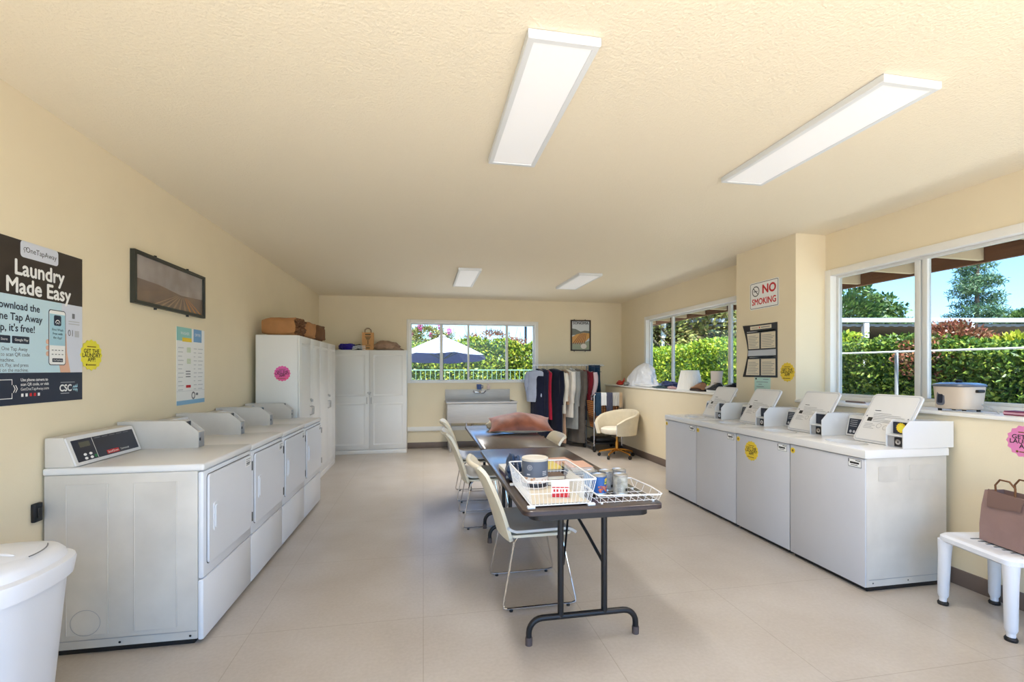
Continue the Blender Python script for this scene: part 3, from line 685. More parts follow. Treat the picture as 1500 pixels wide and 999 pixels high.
# the two beside the dryers face +x: local x -> +y means rotz = +90 deg, facing -y -> +x
c1 = tall_cabinet('tall white cabinet beside the last dryer, carrying the big brown bag', (-1.315,5.435,0), PI/2, 1.02, .44, 1.79, False, .92)
c2 = tall_cabinet('tall white cabinet in the corner between the two other tall cabinets', (-1.312,6.46,0), PI/2, 1.06, .44, 1.79, False, .92)
c3 = tall_cabinet('tall white two-door cabinet against the back wall, left of the sink', (-1.50,8.20,0), 0, 1.222, .42, 1.745, True, .885)
Mc1 = frame((0,.0,0),(0,-1,0),(0,0,1))   # side of c1 that faces the camera: local x=0 plane, normal -x
app_sticker(Mc1, -.175, 1.375, .085, M['pink'], c1)

# ------------------------------------------------------------------ trash bin
t = thing('trash_bin', 'white plastic swing-lid trash bin in front of the nearest dryer', 'bin', (-1.525,1.98,0))
def sup(a, b, z, n=40, e=2.8):
    out = []
    for i in range(n):
        q = 2*PI*i/n; c, s_ = math.cos(q), math.sin(q); out.append((a*abs(c)**(2/e)*(1 if c>0 else -1), b*abs(s_)**(2/e)*(1 if s_>0 else -1), z))
    return out
mb = MB(); mb.loft([sup(.13,.155,.0),sup(.14,.165,.01),sup(.19,.215,.655),sup(.192,.218,.66)]); mb.build('body', M['plastic'], t)
mb = MB(); mb.loft([sup(.195,.221,.632),sup(.205,.23,.636),sup(.213,.238,.69),sup(.21,.235,.70),sup(.19,.215,.708)]); mb.build('rim', M['plastic'], t)
mb = MB(); mb.loft([sup(.192,.217,.70),sup(.185,.21,.725),sup(.17,.195,.742),sup(.12,.14,.756),sup(.02,.02,.762)]); mb.build('lid', M['plastic'], t)
mb = MB()
def flap(u, v):
    a = (u-.5)*2; b = (v-.5)*2; r = max(abs(a),abs(b)); ca = a*math.sqrt(1-b*b/2); cb = b*math.sqrt(1-a*a/2)
    return (ca*.155, cb*.175, .7695-.02*(ca*ca+cb*cb)-.012*(r**6))
mb.grid(flap, 18, 18); mb.build('swing_flap', M['plastic'], t, solid=.006)
mb = MB(); mb.ell((.06,-.02,.757), (.05,.014,.016), n=14, k=8); mb.build('finger_grip', M['plastic'], t)
mb = MB(); mb.tube([(.155*math.cos(R(a)),.175*math.sin(R(a)),.757) for a in range(-8,42,6)], .0022, 6); mb.build('flap_gap', M['grey'], t)

# ------------------------------------------------------------------ folding tables
TH_ = .737
def make_table(label, x0, x1, y0, y1):
    t = thing('folding_table', label, 'table', ((x0+x1)/2,(y0+y1)/2,0), group='folding tables set end to end')
    w, l = (x1-x0)/2, (y1-y0)/2
    mb = MB(); P = lambda i, z: [(p[0],p[1],z) for p in rr(-w+i,-l+i,w-i,l-i,.045)]
    mb.loft([P(0,TH_-.024),P(0,TH_-.003),P(.003,TH_)], 0); 
    for f in mb.bm.faces: f.material_index = 1 if abs(f.normal.z) < .5 else 0
    mb.bm.normal_update()
    for f in mb.bm.faces: f.material_index = 0 if f.normal.z > .5 else 1
    mb.build('tabletop', [M['walnut'], M['walnut_edge']], t, ang=60)
    mb = MB(); Q = lambda i, z: [(p[0],p[1],z) for p in rr(-w+i,-l+i,w-i,l-i,.06)]
    V = mb.loft([Q(.05,TH_-.024),Q(.05,TH_-.066),Q(.07,TH_-.066),Q(.07,TH_-.024)], 0, True, False); mb.build('apron', M['blackmetal'], t)
    for s in (-1, 1):
        yb = s*(l-.165)
        mb = MB()
        for xx in (-.135, .105): mb.cyl((xx,yb,.128),(xx,yb,TH_-.03),.0165,12)
        pts = [(-.305,yb,0.03)] + arc((-.225,yb,.06),.08,180,90,6) + arc((.205,yb,.05),.078,90,0,6) + [(.283,yb,.03)]
        pts = [(-.305,yb,.03)] + [(p[0],yb,p[2]) for p in arc((-.235,yb,.062),.07,180,90,6)] + [(p[0],yb,p[2]) for p in arc((.213,yb,.062),.07,90,0,6)] + [(.283,yb,.03)]
        mb.tube(pts, .0155, 12); lg = mb.build('leg_frame', M['blackmetal'], t)
        for xx in (-.305,.283):
            mb = MB(); mb.lathe([(.0,0),(.0185,0),(.019,.035),(.0175,.04),(0,.04)], (xx,yb,0), 14); mb.build('foot_cap', mat('rubber_cap', (84,72,70), .7), lg)
        yi = yb-s*.24
        mb = MB(); mb.tube([(-.015,yi,.615),(-.12,yb,.40)], .006, 8); mb.tube([(.01,yi,.615),(.06,yi+s*.12,.50),(.102,yb,.39)], .0085, 8)
        mb.tube([(-.005,yi,.61),(-.03,yi-s*.16,.712)], .011, 8); mb.box((-.03,yi-.02,.60),(.028,yi+.02,.628), bev=.004); mb.build('brace', M['blackmetal'], t)
    return t
T1 = make_table('nearest brown-topped folding table, holding the wire basket and cans', .474, 1.206, 2.205, 3.99)
T2 = make_table('farther brown-topped folding table with the copper cushion on it', .492, 1.20, 4.015, 5.70)

# ------------------------------------------------------------------ sled chairs (face +x)
def make_chair(label):
    t = thing('sled_chair', label, 'chair', group='cream sled base chairs at the tables')
    W = .235
    mb = MB()
    def bk(u, v):
        y = (u-.5)*2*W*(1-.10*v*v*v); z = .405+.435*v; x = .055-.165*v+.015*math.sin(PI*v) - .035*(1-((u-.5)*2)**2)
        if v > .86: q = (v-.86)/.14; x -= .018*q*q; 
        return (x, y, z)
    mb.grid(bk, 16, 18); b = mb.build('backrest', M['cream_chair'], t, solid=.022, ang=60)
    mb = MB()   # rolled top lip
    mb.tube([(-.125-.035*(1-(k/8-1)**2)-.010, (k/8-1)*W*.9, .842) for k in range(17)], [.010]+[.016]*15+[.010], 10); mb.build('top_roll', M['cream_chair'], b)
    mb = MB()
    def st(u, v):
        y = (u-.5)*2*(W+.005)*(1-.06*v); x = .03+.43*v; z = .447+.012*math.cos(2*PI*(u-.5))*-1+.02*v*(1-v)*0-.03*max(0,(v-.85)/.15)**2 + .03*max(0,(.15-v)/.15)**2
        return (x, y, z)
    mb.grid(st, 14, 16); mb.build('seat', M['seatgrey'], t, solid=.016, ang=60)
    mb = MB(); mb.loft([[(p[0],p[1],z) for p in rr(.04,-.22,.44,.22,.05)] for z in (.418,.434)]); mb.build('seat_pan', M['cream_chair'], t)
    for s in (-1, 1):
        yy = s*.215
        mb = MB(); mb.tube([(.10,yy*.9,.415),(.075,yy,.395),(.005,yy*1.12,.045),(.008,yy*1.14,.022),(.03,yy*1.14,.016),(.42,yy*1.14,.016),(.446,yy*1.14,.022),(.447,yy*1.12,.045),(.375,yy,.395),(.35,yy*.9,.415)], .0062, 8)
        f = mb.build('sled_frame', M['chrome'], t)
        for xx in (.05,.40):
            mb = MB(); mb.cyl((xx,yy*1.14,0),(xx,yy*1.14,.014),.011,12); mb.build('glide', M['black'], f)
    return t
ch_lab = ['cream sled chair nearest the camera, pushed under the near table', 'second cream sled chair from the camera on the aisle side, at the far table',
          'cream sled chair on the aisle side closest to the sink', 'cream sled chair on the washer side of the far table, mostly hidden by it']
spots = [(.452,2.96,R(1)),(.342,4.42,R(0)),(.36,5.28,R(-2)),(1.165,4.44,PI)]
ch0 = make_chair(ch_lab[0])
for i, (x, y, a) in enumerate(spots):
    o = ch0 if i == 0 else copy_tree(ch0); o.location = (x,y,0); o.rotation_euler.z = a; o['label'] = ch_lab[i]
    if i == 3: o.scale = (1,1,.93)

# ------------------------------------------------------------------ things on the near table
def wire_basket():
    t = thing('wire_basket', 'white deep wire basket holding the grey-lidded tub on the near table', 'basket', (.675,2.49,TH_))
    w, l, w2, l2, z0, z1 = .155,.235,.178,.255,.012,.135
    mb = MB(); mb.tube([(p[0],p[1],z1) for p in rr(-w2,-l2,w2,l2,.02,4)], .0042, 8, True); mb.build('rim', M['wire'], t)
    mb = MB(); mb.tube([(p[0],p[1],z0) for p in rr(-w,-l,w,l,.015,3)], .003, 6, True)
    n = 15
    for i in range(n+1):
        f = i/n*2-1
        mb.tube([(f*w2*.97,-l2,z1),(f*w*.97,-l,z0),(f*w*.97,l,z0),(f*w2*.97,l2,z1)], .0013, 5)
    n = 21
    for i in range(n+1):
        f = i/n*2-1
        mb.tube([(-w2,f*l2*.97,z1),(-w,f*l*.97,z0)], .0013, 5); mb.tube([(w2,f*l2*.97,z1),(w,f*l*.97,z0)], .0013, 5)
    for f in (-.6,-.2,.2,.6): mb.tube([(-w,f*l,z0-.002),(w,f*l,z0-.002)], .002, 5)
    mb.tube([(p[0],p[1],z0+.06) for p in rr(-(w+w2)/2,-(l+l2)/2,(w+w2)/2,(l+l2)/2,.018,3)], .0017, 5, True)
    mb.build('mesh', M['wire'], t)
    mb = MB()
    for sx in (-1,1):
        for sy in (-1,1): mb.box((sx*w-.02,sy*l-.012,0),(sx*w+.02,sy*l+.012,.012), bev=.003)
    mb.build('foot', M['wire'], t)
wire_basket()
one('tray_liner', M['papertan'] if False else mat('pale_card', (196,186,168), .7), lambda b: b.box((.525,2.262,.7515),(.825,2.72,.7545)))
tag(bpy.data.objects['tray_liner'], 'pale card sheet lying in the bottom of the deep wire basket', 'card')
t = thing('snack_tub', 'round tub with slate grey label standing in the wire basket', 'tub', (.622,2.60,.756))
mb = MB(); mb.lathe([(0,0),(.070,0),(.073,.006),(.073,.155),(.070,.158),(.066,.157),(.066,.006),(0,.006)], n=36); mb.build('jar', mat('clear_frosted_plastic', (232,222,214), .3), t)
mb = MB(); mb.lathe([(.0738,.066),(.0738,.158)], n=36, cap=False); Mt = None
mb.build('label', mat('slate_grey_label', (86,94,110), .45), t, solid=.001)
mb = MB()
for i in range(-14,15):
    a = -PI/2-.55; 
def cyl_frame(a, r, z): return frame((r*math.cos(a), r*math.sin(a), z), (-math.sin(a), math.cos(a), 0), (0,0,1))
Mt = cyl_frame(-PI/2-.62, .0752, .12); mb.ring(Mt, 0,0,.0125,.0145,.0004); mb.ring(Mt, 0,0,.007,.0085,.0004); mb.disc(Mt,0,0,.003,.0004)
Mt2 = cyl_frame(-PI/2+.55, .0752, .085); 
for i in range(3): mb.rect(Mt2, -.016,-.008+.009*i,.012,-.004+.009*i,.0004)
mb.rect(cyl_frame(-PI/2-.75,.0752,.082), -.008,-.004,.012,.004,.0004)
mb.build('label_print', M['lightgrey'], t, smooth=False)
mb = MB(); mb.lathe([(.0742,.152),(.0755,.154),(.0755,.166),(.072,.168),(.069,.164),(0,.163)], n=36); mb.build('lid', mat('cream_lid_plastic', (204,196,182), .4), t)
mb = MB(); mb.lathe([(.0735,.010),(.0745,.014),(.0742,.030),(.0735,.032)], n=36, cap=False); mb.build('dark_band', M['navy'], t)
mb = MB()
rnd = random.Random(9)
for i in range(60):
    a = rnd.uniform(0,6.28); mb.ell((.0685*math.cos(a),.0685*math.sin(a),rnd.uniform(.036,.062)), (.009,.009,.006), n=7, k=5, noise=.2, seed=i)
mb.build('contents', mat('biscuit_crumbs', (206,164,132), .8, var=.3, vscale=60), t)
# small red and white carton
t = thing('milk_carton', 'small red and white carton inside the wire basket at its front', 'carton', (.705,2.375,.7545), R(-12))
mb = MB(); mb.box((-.045,-.022,0),(.045,.022,.058), bev=.001); mb.prism([(-.022,.058),(.022,.058),(.004,.078),(-.004,.078)], 0, -.045, .045); mb.build('box', M['white'], t)
mb = MB(); Mq = frame((0,-.0225,0),(1,0,0),(0,0,1)); mb.rect(Mq, -.044,.002,.044,.026,.0006); 
for i in range(5): mb.rect(Mq, -.038+.016*i,.03,-.028+.016*i,.044,.0006)
mb.rect(Mq,-.044,.05,.044,.056,.0006); mb.rect(frame((-.0455,0,0),(0,-1,0),(0,0,1)), -.02,.002,.02,.02,.0006)
mb.build('print', M['red'], t, smooth=False)
mb = MB(); mb.box((-.02,-.006,0),(.03,.006,.02)); mb.bm.free()
def book(name, label, loc, rotz, w, l, h, cover, cat='book', group=None, pages=True, parts=True):
    t = thing(name, label, cat, loc, rotz, group)
    mb = MB(); mb.box((-w/2,-l/2,0),(w/2,l/2,h*.12)); mb.box((-w/2,-l/2,h*.88),(w/2,l/2,h)); mb.box((-w/2,-l/2,h*.12),(-w/2+.003,l/2,h*.88)); mb.build('cover', cover, t)
    mb = MB(); mb.box((-w/2+.003,-l/2+.003,h*.12),(w/2-.003,l/2-.003,h*.88)); mb.build('pages', mat('page_block', (228,222,206), .8), t)
    return t
cols = [mat('book_'+n, c, .45) for n, c in (('navy',(40,48,92)),('cream',(214,204,186)),('brown',(98,78,64)),('white',(226,224,220)),('purple',(70,56,100)),('teal',(60,92,110)),('yellow',(226,206,110)),('rose',(216,172,150)))]
z = TH_
rl = [('bottom book of the stack at the right behind the deep wire basket',.16,.235,.016,0,.03),('navy second book of the right stack behind the wire basket',.155,.225,.014,0,-.04),('cream third book of the right stack behind the wire basket',.15,.22,.015,1,.05),('pale top book of the right stack behind the wire basket',.15,.215,.012,3,-.02)]
for i, (lb, w, l, h, c, rz) in enumerate(rl):
    book('book', lb, (1.0,2.98,z), rz, w, l, h, cols[[0,5,1,7][i]], group='books on the near table'); z += h+.0003
z = TH_
for i, (lb, c) in enumerate((('bottom purple book of the left stack beside the blue bag',4),('white-topped book on the left stack beside the blue bag',3))):
    book('book', lb, (.60,3.02,z), .04*i, .19, .25, .022, cols[c], group='books on the near table'); z += .0223
z = TH_
for i, (lb, c) in enumerate((('lowest magazine of the middle pile behind the tub',5),('yellow magazine on top of the middle pile',6))):
    book('magazine', lb, (.83,3.18,z), -.05+.1*i, .20, .27, .008, cols[c], 'magazine', 'magazines on the near table'); z += .0083
book('magazine', 'rose-coloured magazine lying flat behind the yellow one', (.99,3.36,TH_), .12, .20,.27,.006, cols[7], 'magazine', 'magazines on the near table')
# dark paperbacks at the back of the basket
for i, (lb, x, h, c) in enumerate((('dark navy paperback lying at the rear of the wire basket',.72,.03,0),('brown paperback on top of the navy one in the wire basket',.715,.024,2))):
    book('paperback', lb, (x,2.655,.755+.0305*i), .03*i, .17,.10,h, cols[c], group='paperbacks in the wire basket')
# envelope of white papers leaning at the right side of the basket
t = tag(one('paper_sheaf', M['white'], lambda b: [b.box((.808-.0005*k,2.30+.004*k,.7545),(.8095-.0005*k,2.56+.004*k,.852-.005*k), T=None) for k in range(0,9,2)]), 'white sheaf of papers standing at the right side inside the wire basket', 'papers')
# blue crumpled bag at the left
mb = MB(); mb.ell((0,0,.075), (.045,.10,.078), n=26, k=14, noise=.34, seed=4); 
tag(mb.build('snack_bag', mat('blue_foil_bag', (52,84,124), .3, .3, rgb2=(36,50,82), vscale=20), loc=(.545,2.84,TH_), ang=20), 'crumpled blue foil bag left of the wire basket', 'bag')
# shallow wire tray
t = thing('wire_tray', 'white shallow wire tray with cans at the right corner of the near table', 'tray', (1.03,2.385,TH_))
w, l = .175,.165
mb = MB(); mb.tube([(-w,-l,.055),(-w-.0,l,.055),(w*.86,l,.055),(w*1.02,-l*.2,.05),(w,-l*.9,.045),(w*.9,-l,.045)], .0036, 7, True); mb.build('rim', M['wire'], t)
mb = MB()
for i in range(9):
    f = -1+2*i/8; f2 = f*.93; mb.tube([(f2*w,-l,.046),(f2*w*.97,-l+.02,.012),(f2*w*.97,l-.02,.012),(f2*w*.9,l,.055)], .0014, 5)
for i in range(4):
    f = -.75+.5*i; mb.tube([(-w,f*l,.055),(-w+.015,f*l,.009),(w-.02,f*l,.009),(w*.99,f*l,.05)], .0014, 5)
mb.build('mesh', M['wire'], t)
mb = MB()
for sx in (-.8,.8):
    for sy in (-.75,.75): mb.cyl((sx*w,sy*l,0),(sx*w,sy*l,.009),.006,8)
mb.build('foot', M['wire'], t)
silver = mat('tin_can_metal', (196,194,190), .3, .8)
lab_s = mat('silver_grey_can_label', (170,170,170), .45, rgb2=(120,120,122), vscale=40); lab_g = mat('faded_olive_can_label', (150,146,128), .5, rgb2=(196,194,186), vscale=30)
def can(label, loc, mlab, r=.0385, h=.105, extra=None, rot=0):
    t = thing('food_can', label, 'can', loc, rot, 'cans in the shallow wire tray')
    mb = MB(); mb.lathe([(0,.002),(r-.003,.0),(r,.002),(r,.006),(r-.001,.008),(r-.001,h-.008),(r,h-.006),(r,h-.001),(r-.002,h),(r-.004,h-.006),(0,h-.006)], n=30); mb.build('can_body', silver, t)
    mb = MB(); mb.lathe([(r-.0004,.010),(r-.0004,h-.010)], n=30, cap=False); mb.build('label', mlab, t, solid=.0008)
    if extra: extra(t, r, h)
    return t
def blue_extra(t, r, h):
    mb = MB(); a = -PI/2+.25; rnd = random.Random(3)
    for i in range(46):
        q = a+rnd.uniform(-.75,.75); mb.disc(cyl_frame(q, r+.0012, rnd.uniform(.018,.048)), 0,0, rnd.uniform(.003,.0055), .0002, rnd.choice((0,0,1)), 9, rnd.uniform(.0022,.004))
    for i in range(16):
        q = a+rnd.uniform(.1,.95); mb.disc(cyl_frame(q, r+.0012, rnd.uniform(.058,.088)), 0,0, .005, .0002, rnd.choice((2,3)), 9, .004)
    mb.build('label_picture', [mat('bean_orange', (214,124,72), .5), mat('bean_red', (176,74,52), .5), mat('label_yellow', (232,200,60), .5), mat('label_green', (96,132,60), .5)], t, smooth=False)
zc_ = TH_+.0145
can('blue-labelled bean can at the front left of the tray', (.932,2.405,zc_), mat('blue_can_label', (28,88,160), .4), extra=blue_extra)
def txt_extra(t, r, h):
    mb = MB()
    for i in range(9): mb.rect(cyl_frame(-PI/2-.5, r+.0011, 0), -.012, .02+.008*i, .010-.002*(i%3), .023+.008*i, .0002)
    mb.rect(cyl_frame(-PI/2+.45, r+.0011, 0), -.006, .02, .010, .035, .0002, 1)
    mb.build('label_print', [M['grey'], M['ink']], t, smooth=False)
can('tin with worn olive and silver label at the front right of the tray', (1.043,2.385,zc_), lab_g, extra=txt_extra)
can('silver-labelled tin between the blue can and the olive one, slightly behind', (.998,2.475,zc_), lab_s, h=.108, extra=txt_extra)
can('grey tin at the very back of the shallow tray', (1.01,2.565-.055+.05,zc_), lab_s, h=.112, extra=None, rot=.5).location = (1.075,2.478,zc_)
can('blue and white tin half hidden behind the bean can', (.912,2.49,zc_), mat('pale_blue_can_label', (150,176,204), .45), h=.108)

# ------------------------------------------------------------------ cushion
def pillow_mesh(W, D, T, seed, pleats=0, sgn=1):
    mb = MB()
    def fn(u, v):
        a, b = (u-.5)*2, (v-.5)*2
        pin = 1-.10*(1-abs(b))**1*abs(a)**4*0
        x = a*W*(1-.12*(1-a*a)*0-.10*(1-abs(b)**2)*0)*(1-.10*abs(a)**6*(1-b*b)); y = b*D*(1-.10*abs(b)**6*(1-a*a))
        h = T*((1-a**2)*(1-abs(b)**2.2))**.72
        h *= 1+.035*math.sin(7*a+2*b+seed)
        if pleats: h += .004*math.sin(13*a+2*b+2*math.sin(3*b))*(1-a*a)*(1-b*b)*(1-b)
        return (x, y, sgn*h)
    mb.grid(fn, 40, 30); return mb
t = thing('throw_cushion', 'copper velvet cushion with cream back lying on the far table', 'cushion', (1.03,5.0,TH_+.088), R(-7))
Tm = Matrix.Rotation(R(13),4,'X')
vel = mat('copper_velvet', (172,98,68), .55, rgb2=(120,62,44), vscale=7, bump=.2, bscale=8, sheen=.25, bdist=.01)
mb = pillow_mesh(.345,.22,.115,1,1); mb.build('velvet_face', vel, t, T=Tm, ang=80)
mb = pillow_mesh(.345,.22,.07,2,0,-1); mb.build('cushion_back', fab('cream_linen', (214,200,178), .1), t, T=Tm, ang=80)
# a pale soft item behind the cushion
mb = MB(); mb.ell((0,0,.05), (.10,.09,.055), n=20, k=12, noise=.18, seed=8); tag(mb.build('folded_cloth', fab('pale_beige_cloth', (208,196,174), .1), loc=(.80,5.30,TH_)), 'pale beige bundled cloth behind the left end of the copper cushion', 'cloth')

# ------------------------------------------------------------------ sink
t = thing('utility_sink', 'stainless steel laundry sink under the back window', 'sink', (1.0,8.33,0))
mb = MB(); X0, X1, F_, B_ = -.60,.60,-.285,.29
mb.box((X0,F_,.50),(X1,F_+.012,.842), bev=.002); mb.box((X0,B_-.03,.50),(X1,B_-.018,.842)); mb.box((X0,F_+.012,.50),(X0+.012,B_-.03,.842)); mb.box((X1-.012,F_+.012,.50),(X1,B_-.03,.842)); mb.box((X0+.012,F_+.012,.50),(X1-.012,B_-.03,.512))
mb.build('basin', M['steel'], t)
mb = MB(); mb.tube([(X0-.006,B_-.02,.846),(X0-.006,F_-.006,.846),(X1+.006,F_-.006,.846),(X1+.006,B_-.02,.846)], .013, 10); mb.build('rolled_rim', M['steel'], t)
mb = MB(); mb.box((X0-.01,B_-.018,.84),(X1-.02,B_,1.055), bev=.004); mb.build('backsplash', M['steel'], t)
for sx in (X0+.05, X1-.05):
    for yy in (F_+.05, B_-.06):
        mb = MB(); mb.cyl((sx,yy,.03),(sx,yy,.50),.021,12); mb.cyl((sx,yy,0),(sx,yy,.04),.014,10); mb.build('leg', M['steel'], t)
mb = MB(); mb.tube([(-.25,0,.50),(-.25,0,.40)]+arc((-.20,0,.40),.05,180,360,8)+[(-.15,0,.43),(-.12,.1,.43),(-.12,.28,.43)], .021, 10); mb.build('drain_trap', M['chrome'], t)
mb = MB(); mb.box((-.095,B_-.05,.985),(.105,B_-.018,1.01), bev=.006); mb.tube([(.005,B_-.04,1.0),(.005,B_-.10,1.03),(.005,B_-.2,1.03),(.005,B_-.22,1.0)], .011, 8)
for sx in (-.085,.095): mb.tube([(sx,B_-.035,1.0),(sx,B_-.07,1.0),(sx+.03*(1 if sx>0 else -1),B_-.09,1.03)], .011, 8)
mb.build('faucet', M['chrome'], t)
mb = MB(); mb.lathe([(0,0),(.04,0),(.046,.085),(.042,.09),(.038,.01),(0,.01)], n=22); mb.tube([(.042,0,.07),(.075,0,.065),(.07,0,.03),(.042,0,.02)], .006, 7)
tag(mb.build('mug', mat('blue_cup_plastic', (72,96,150), .4), loc=(1.005,8.60,1.0565)), 'blue cup on top of the sink backsplash above the faucet', 'cup')
mb = MB(); mb.lathe([(0,0),(.03,0),(.033,.05),(.02,.07),(.012,.075),(.012,.09),(0,.092)], n=18); mb.box((-.03,-.008,.088),(.012,.008,.1), bev=.002)
tag(mb.build('soap_bottle', mat('pale_pink_plastic', (226,204,196), .4), loc=(1.18,8.60,1.0565)), 'small pale soap bottle on the sink backsplash right of the cup', 'bottle')

# ------------------------------------------------------------------ garment rack and clothes
YR, ZR = 8.33, 1.492
t = thing('garment_rack', 'white clothes rail with hanging garments beside the back window', 'rack', (2.62,YR,0))
mb = MB(); mb.cyl((-.66,0,ZR),(.70,0,ZR),.0085,10); mb.cyl((-.66,.05,ZR+.02),(.70,.05,ZR+.02),.005,8)
for k in range(10): mb.cyl((-.62+.14*k,0,ZR),(-.62+.14*k,.05,ZR+.02),.003,6)
mb.build('rail', M['wire'], t)
for sx in (-.60,.36):
    mb = MB(); mb.cyl((sx,.025,.02),(sx,.025,ZR),.012,10); mb.cyl((sx,-.2,.02),(sx,.22,.02),.012,8); mb.build('upright', M['greyplate'], t)
def hanger(parent, x=0):
    mb = MB(); mb.tube([(x,0,ZR-.06),(x,0,ZR-.02),(x+.0,-.014,ZR-.004),(x,-.011,ZR+.010),(x,0,ZR+.0115),(x,.010,ZR+.006)], .0022, 6)
    mb.tube([(x,-.20,ZR-.12),(x,0,ZR-.055),(x,.20,ZR-.12),(x,-.20,ZR-.12)], .003, 6); mb.build('hanger', M['chrome'], parent)
def garment(name, label, cat, x, m, zb, wid=.21, thick=.045, rot=0, sleeve=None, ms=None, collar=None, flare=1.0, top=.085, seed=0, extra=None):
    """hangs across the rail: shoulders along y, seen edge-on; rot turns its front to the room"""
    t = thing(name, label, cat, (x,YR,0), rot, 'garments on the white clothes rail')
    hanger(t); mb = MB(); rnd = random.Random(seed); ph = rnd.uniform(0,6)
    n = 28; zt = ZR-top; L = zt-zb; rings = []
    prof = [(0,.06,.5),(.012,.30,.8),(.04,.62,1),(.075,.88,1.05),(.11,1.0,1.1),(.3,.93,1.1),(.55,.95*flare**.5,1.1),(.8,.98*flare,1.15),(1,1.0*flare,1.15)]
    Lr = max(L, .45)
    for k, (f, w, th) in enumerate(prof):
        z = zt - (f*.55 if f <= .11 else .0605+(L-.0605)*(f-.11)/.89)
        r = []
        for j in range(n):
            a = 2*PI*j/n; fold = 1+(.16*math.sin(4*a+ph)+.10*math.sin(9*a+ph*2))*min(1,f*1.6)
            r.append((thick*th*math.cos(a)*fold + .006*math.sin(7*f+ph), wid*w*math.sin(a)*(1+.04*math.sin(5*a+ph)*f), z))
        rings.append(r)
    mb.loft(rings[::-1]); mb.build('body', m, t, ang=70)
    if sleeve:
        for s in (-1, 1):
            mb = MB(); zs = zt-.05; pts, rad = [], []
            for q in range(8):
                f = q/7; pts.append((.012+.01*math.sin(3*f+ph), s*(wid*.86+.045*math.sin(PI*min(1,f*1.2))*.8), zs-sleeve*f)); rad.append(.052-.014*f+.003*math.sin(9*f+ph))
            mb.tube(pts, rad, 12); mb.build('sleeve', ms or m, t, ang=70)
    if collar:
        mb = MB(); mb.tube([(.03,-.07,zt-.035),(.045,-.04,zt-.005),(.03,0,zt+.012),(-.02,.0,zt+.012),(-.03,-.05,zt)], .014, 8); mb.build('collar', collar, t)
    if extra: extra(t, zt, zb)
    return t
F = {n: fab('cloth_'+n, c, v) for n, c, v in (('paleblue',(176,184,204),.12),('navy',(26,30,52),.3),('crimson',(168,28,56),.25),('midnight',(18,22,42),.3),('cream',(224,216,200),.1),('tan',(176,140,112),.2),
    ('ivory',(220,214,204),.1),('grey',(150,152,150),.15),('taupe',(104,96,88),.2),('charcoal',(38,40,48),.3),('maroon',(128,30,44),.25),('blush',(232,206,212),.08),('denim',(38,66,92),.35),('peach',(204,164,136),.15),('slate',(84,86,106),.2),('white',(232,232,232),.06),('stone',(200,196,190),.1),('black',(22,22,26),.2),('beige',(206,176,140),.12))}
def zipper(t, zt, zb):
    mb = MB(); mb.tube([(.0,-.216,zt-.06),(.0,-.224,zt-.3),(.0,-.214,zb+.02)], .004, 6); mb.build('zip', M['navy'], t)
garment('skirt', 'dark navy skirt hanging under the pale blue jacket', 'skirt', 2.055, F['navy'], .40, .17, .07, R(40), top=.16, seed=1)
garment('jacket', 'pale blue jacket with dark collar at the left end of the rail', 'jacket', 2.03, F['paleblue'], .83, .19, .06, R(58), .52, None, F['navy'], seed=2)
garment('dress', 'long navy dress third from the left on the rail', 'dress', 2.14, F['navy'], .22, .20, .05, R(14), None, seed=3, top=.06)
garment('cardigan', 'crimson red cardigan hanging between two navy garments', 'cardigan', 2.215, F['crimson'], .52, .21, .038, R(8), .0, seed=4)
garment('coat', 'long midnight navy coat with wide sleeve, largest on the rail', 'coat', 2.345, F['midnight'], .15, .24, .085, R(22), .60, seed=5, top=.06)
garment('blouse', 'cream blouse right of the big navy coat', 'blouse', 2.47, F['cream'], .62, .20, .035, R(15), .5, seed=6, top=.10)
garment('trousers', 'long tan trousers hanging right of the big navy coat', 'trousers', 2.505, F['peach'], .08, .14, .035, R(10), None, seed=7, top=.55)
garment('sweater', 'tan brown sweater with rounded shoulder in the middle of the rail', 'sweater', 2.535, F['tan'], .78, .19, .036, R(10), None, seed=8, top=.075)
garment('shirt', 'ivory shirt left of the grey jacket', 'shirt', 2.60, F['ivory'], .55, .21, .04, R(14), .56, seed=9, top=.075)
garment('jacket', 'light grey jacket left of the long taupe coat', 'jacket', 2.675, F['grey'], .34, .22, .05, R(18), .62, seed=10, top=.07, collar=F['stone'])
garment('coat', 'long taupe coat with a full sleeve right of the grey jacket', 'coat', 2.775, F['taupe'], .09, .23, .065, R(24), .62, seed=11, top=.065)
garment('vest', 'charcoal vest between the taupe coat and the maroon shirt', 'vest', 2.88, F['charcoal'], .50, .19, .045, R(10), None, seed=12, top=.10)
garment('shirt', 'maroon shirt left of the blush shirt', 'shirt', 2.93, F['maroon'], .66, .20, .04, R(14), .40, seed=13, top=.085)
garment('shirt', 'blush white short shirt left of the hanging jeans', 'shirt', 2.99, F['blush'], .80, .21, .04, R(20), .38, seed=14, top=.09)
# jeans folded over a hanger
t = thing('jeans', 'dark blue jeans folded over a hanger at the right end of the rail', 'jeans', (3.115,YR-.03,0), R(20), 'garments on the white clothes rail'); hanger(t)
mb = MB(); n = 24
for side, x0 in ((0,-.075),(1,.045)):
    rings = []
    for k in range(9):
        f = k/8; z = ZR+.005-f*.62
        rings.append([(x0+.018*f+(.062+.012*f)*math.cos(2*PI*j/n)*(1+.12*math.sin(5*2*PI*j/n+f*3)), -.02+.05*math.sin(2*PI*j/n), z) for j in range(n)])
    mb.loft(rings[::-1])
mb.build('denim_legs', F['denim'], t, ang=70)
mb = MB(); mb.tube([(-.13,-.068,ZR-.01),(.0,-.075,ZR-.03),(.11,-.068,ZR-.02)], .006, 6); mb.build('seam', F['slate'], t)
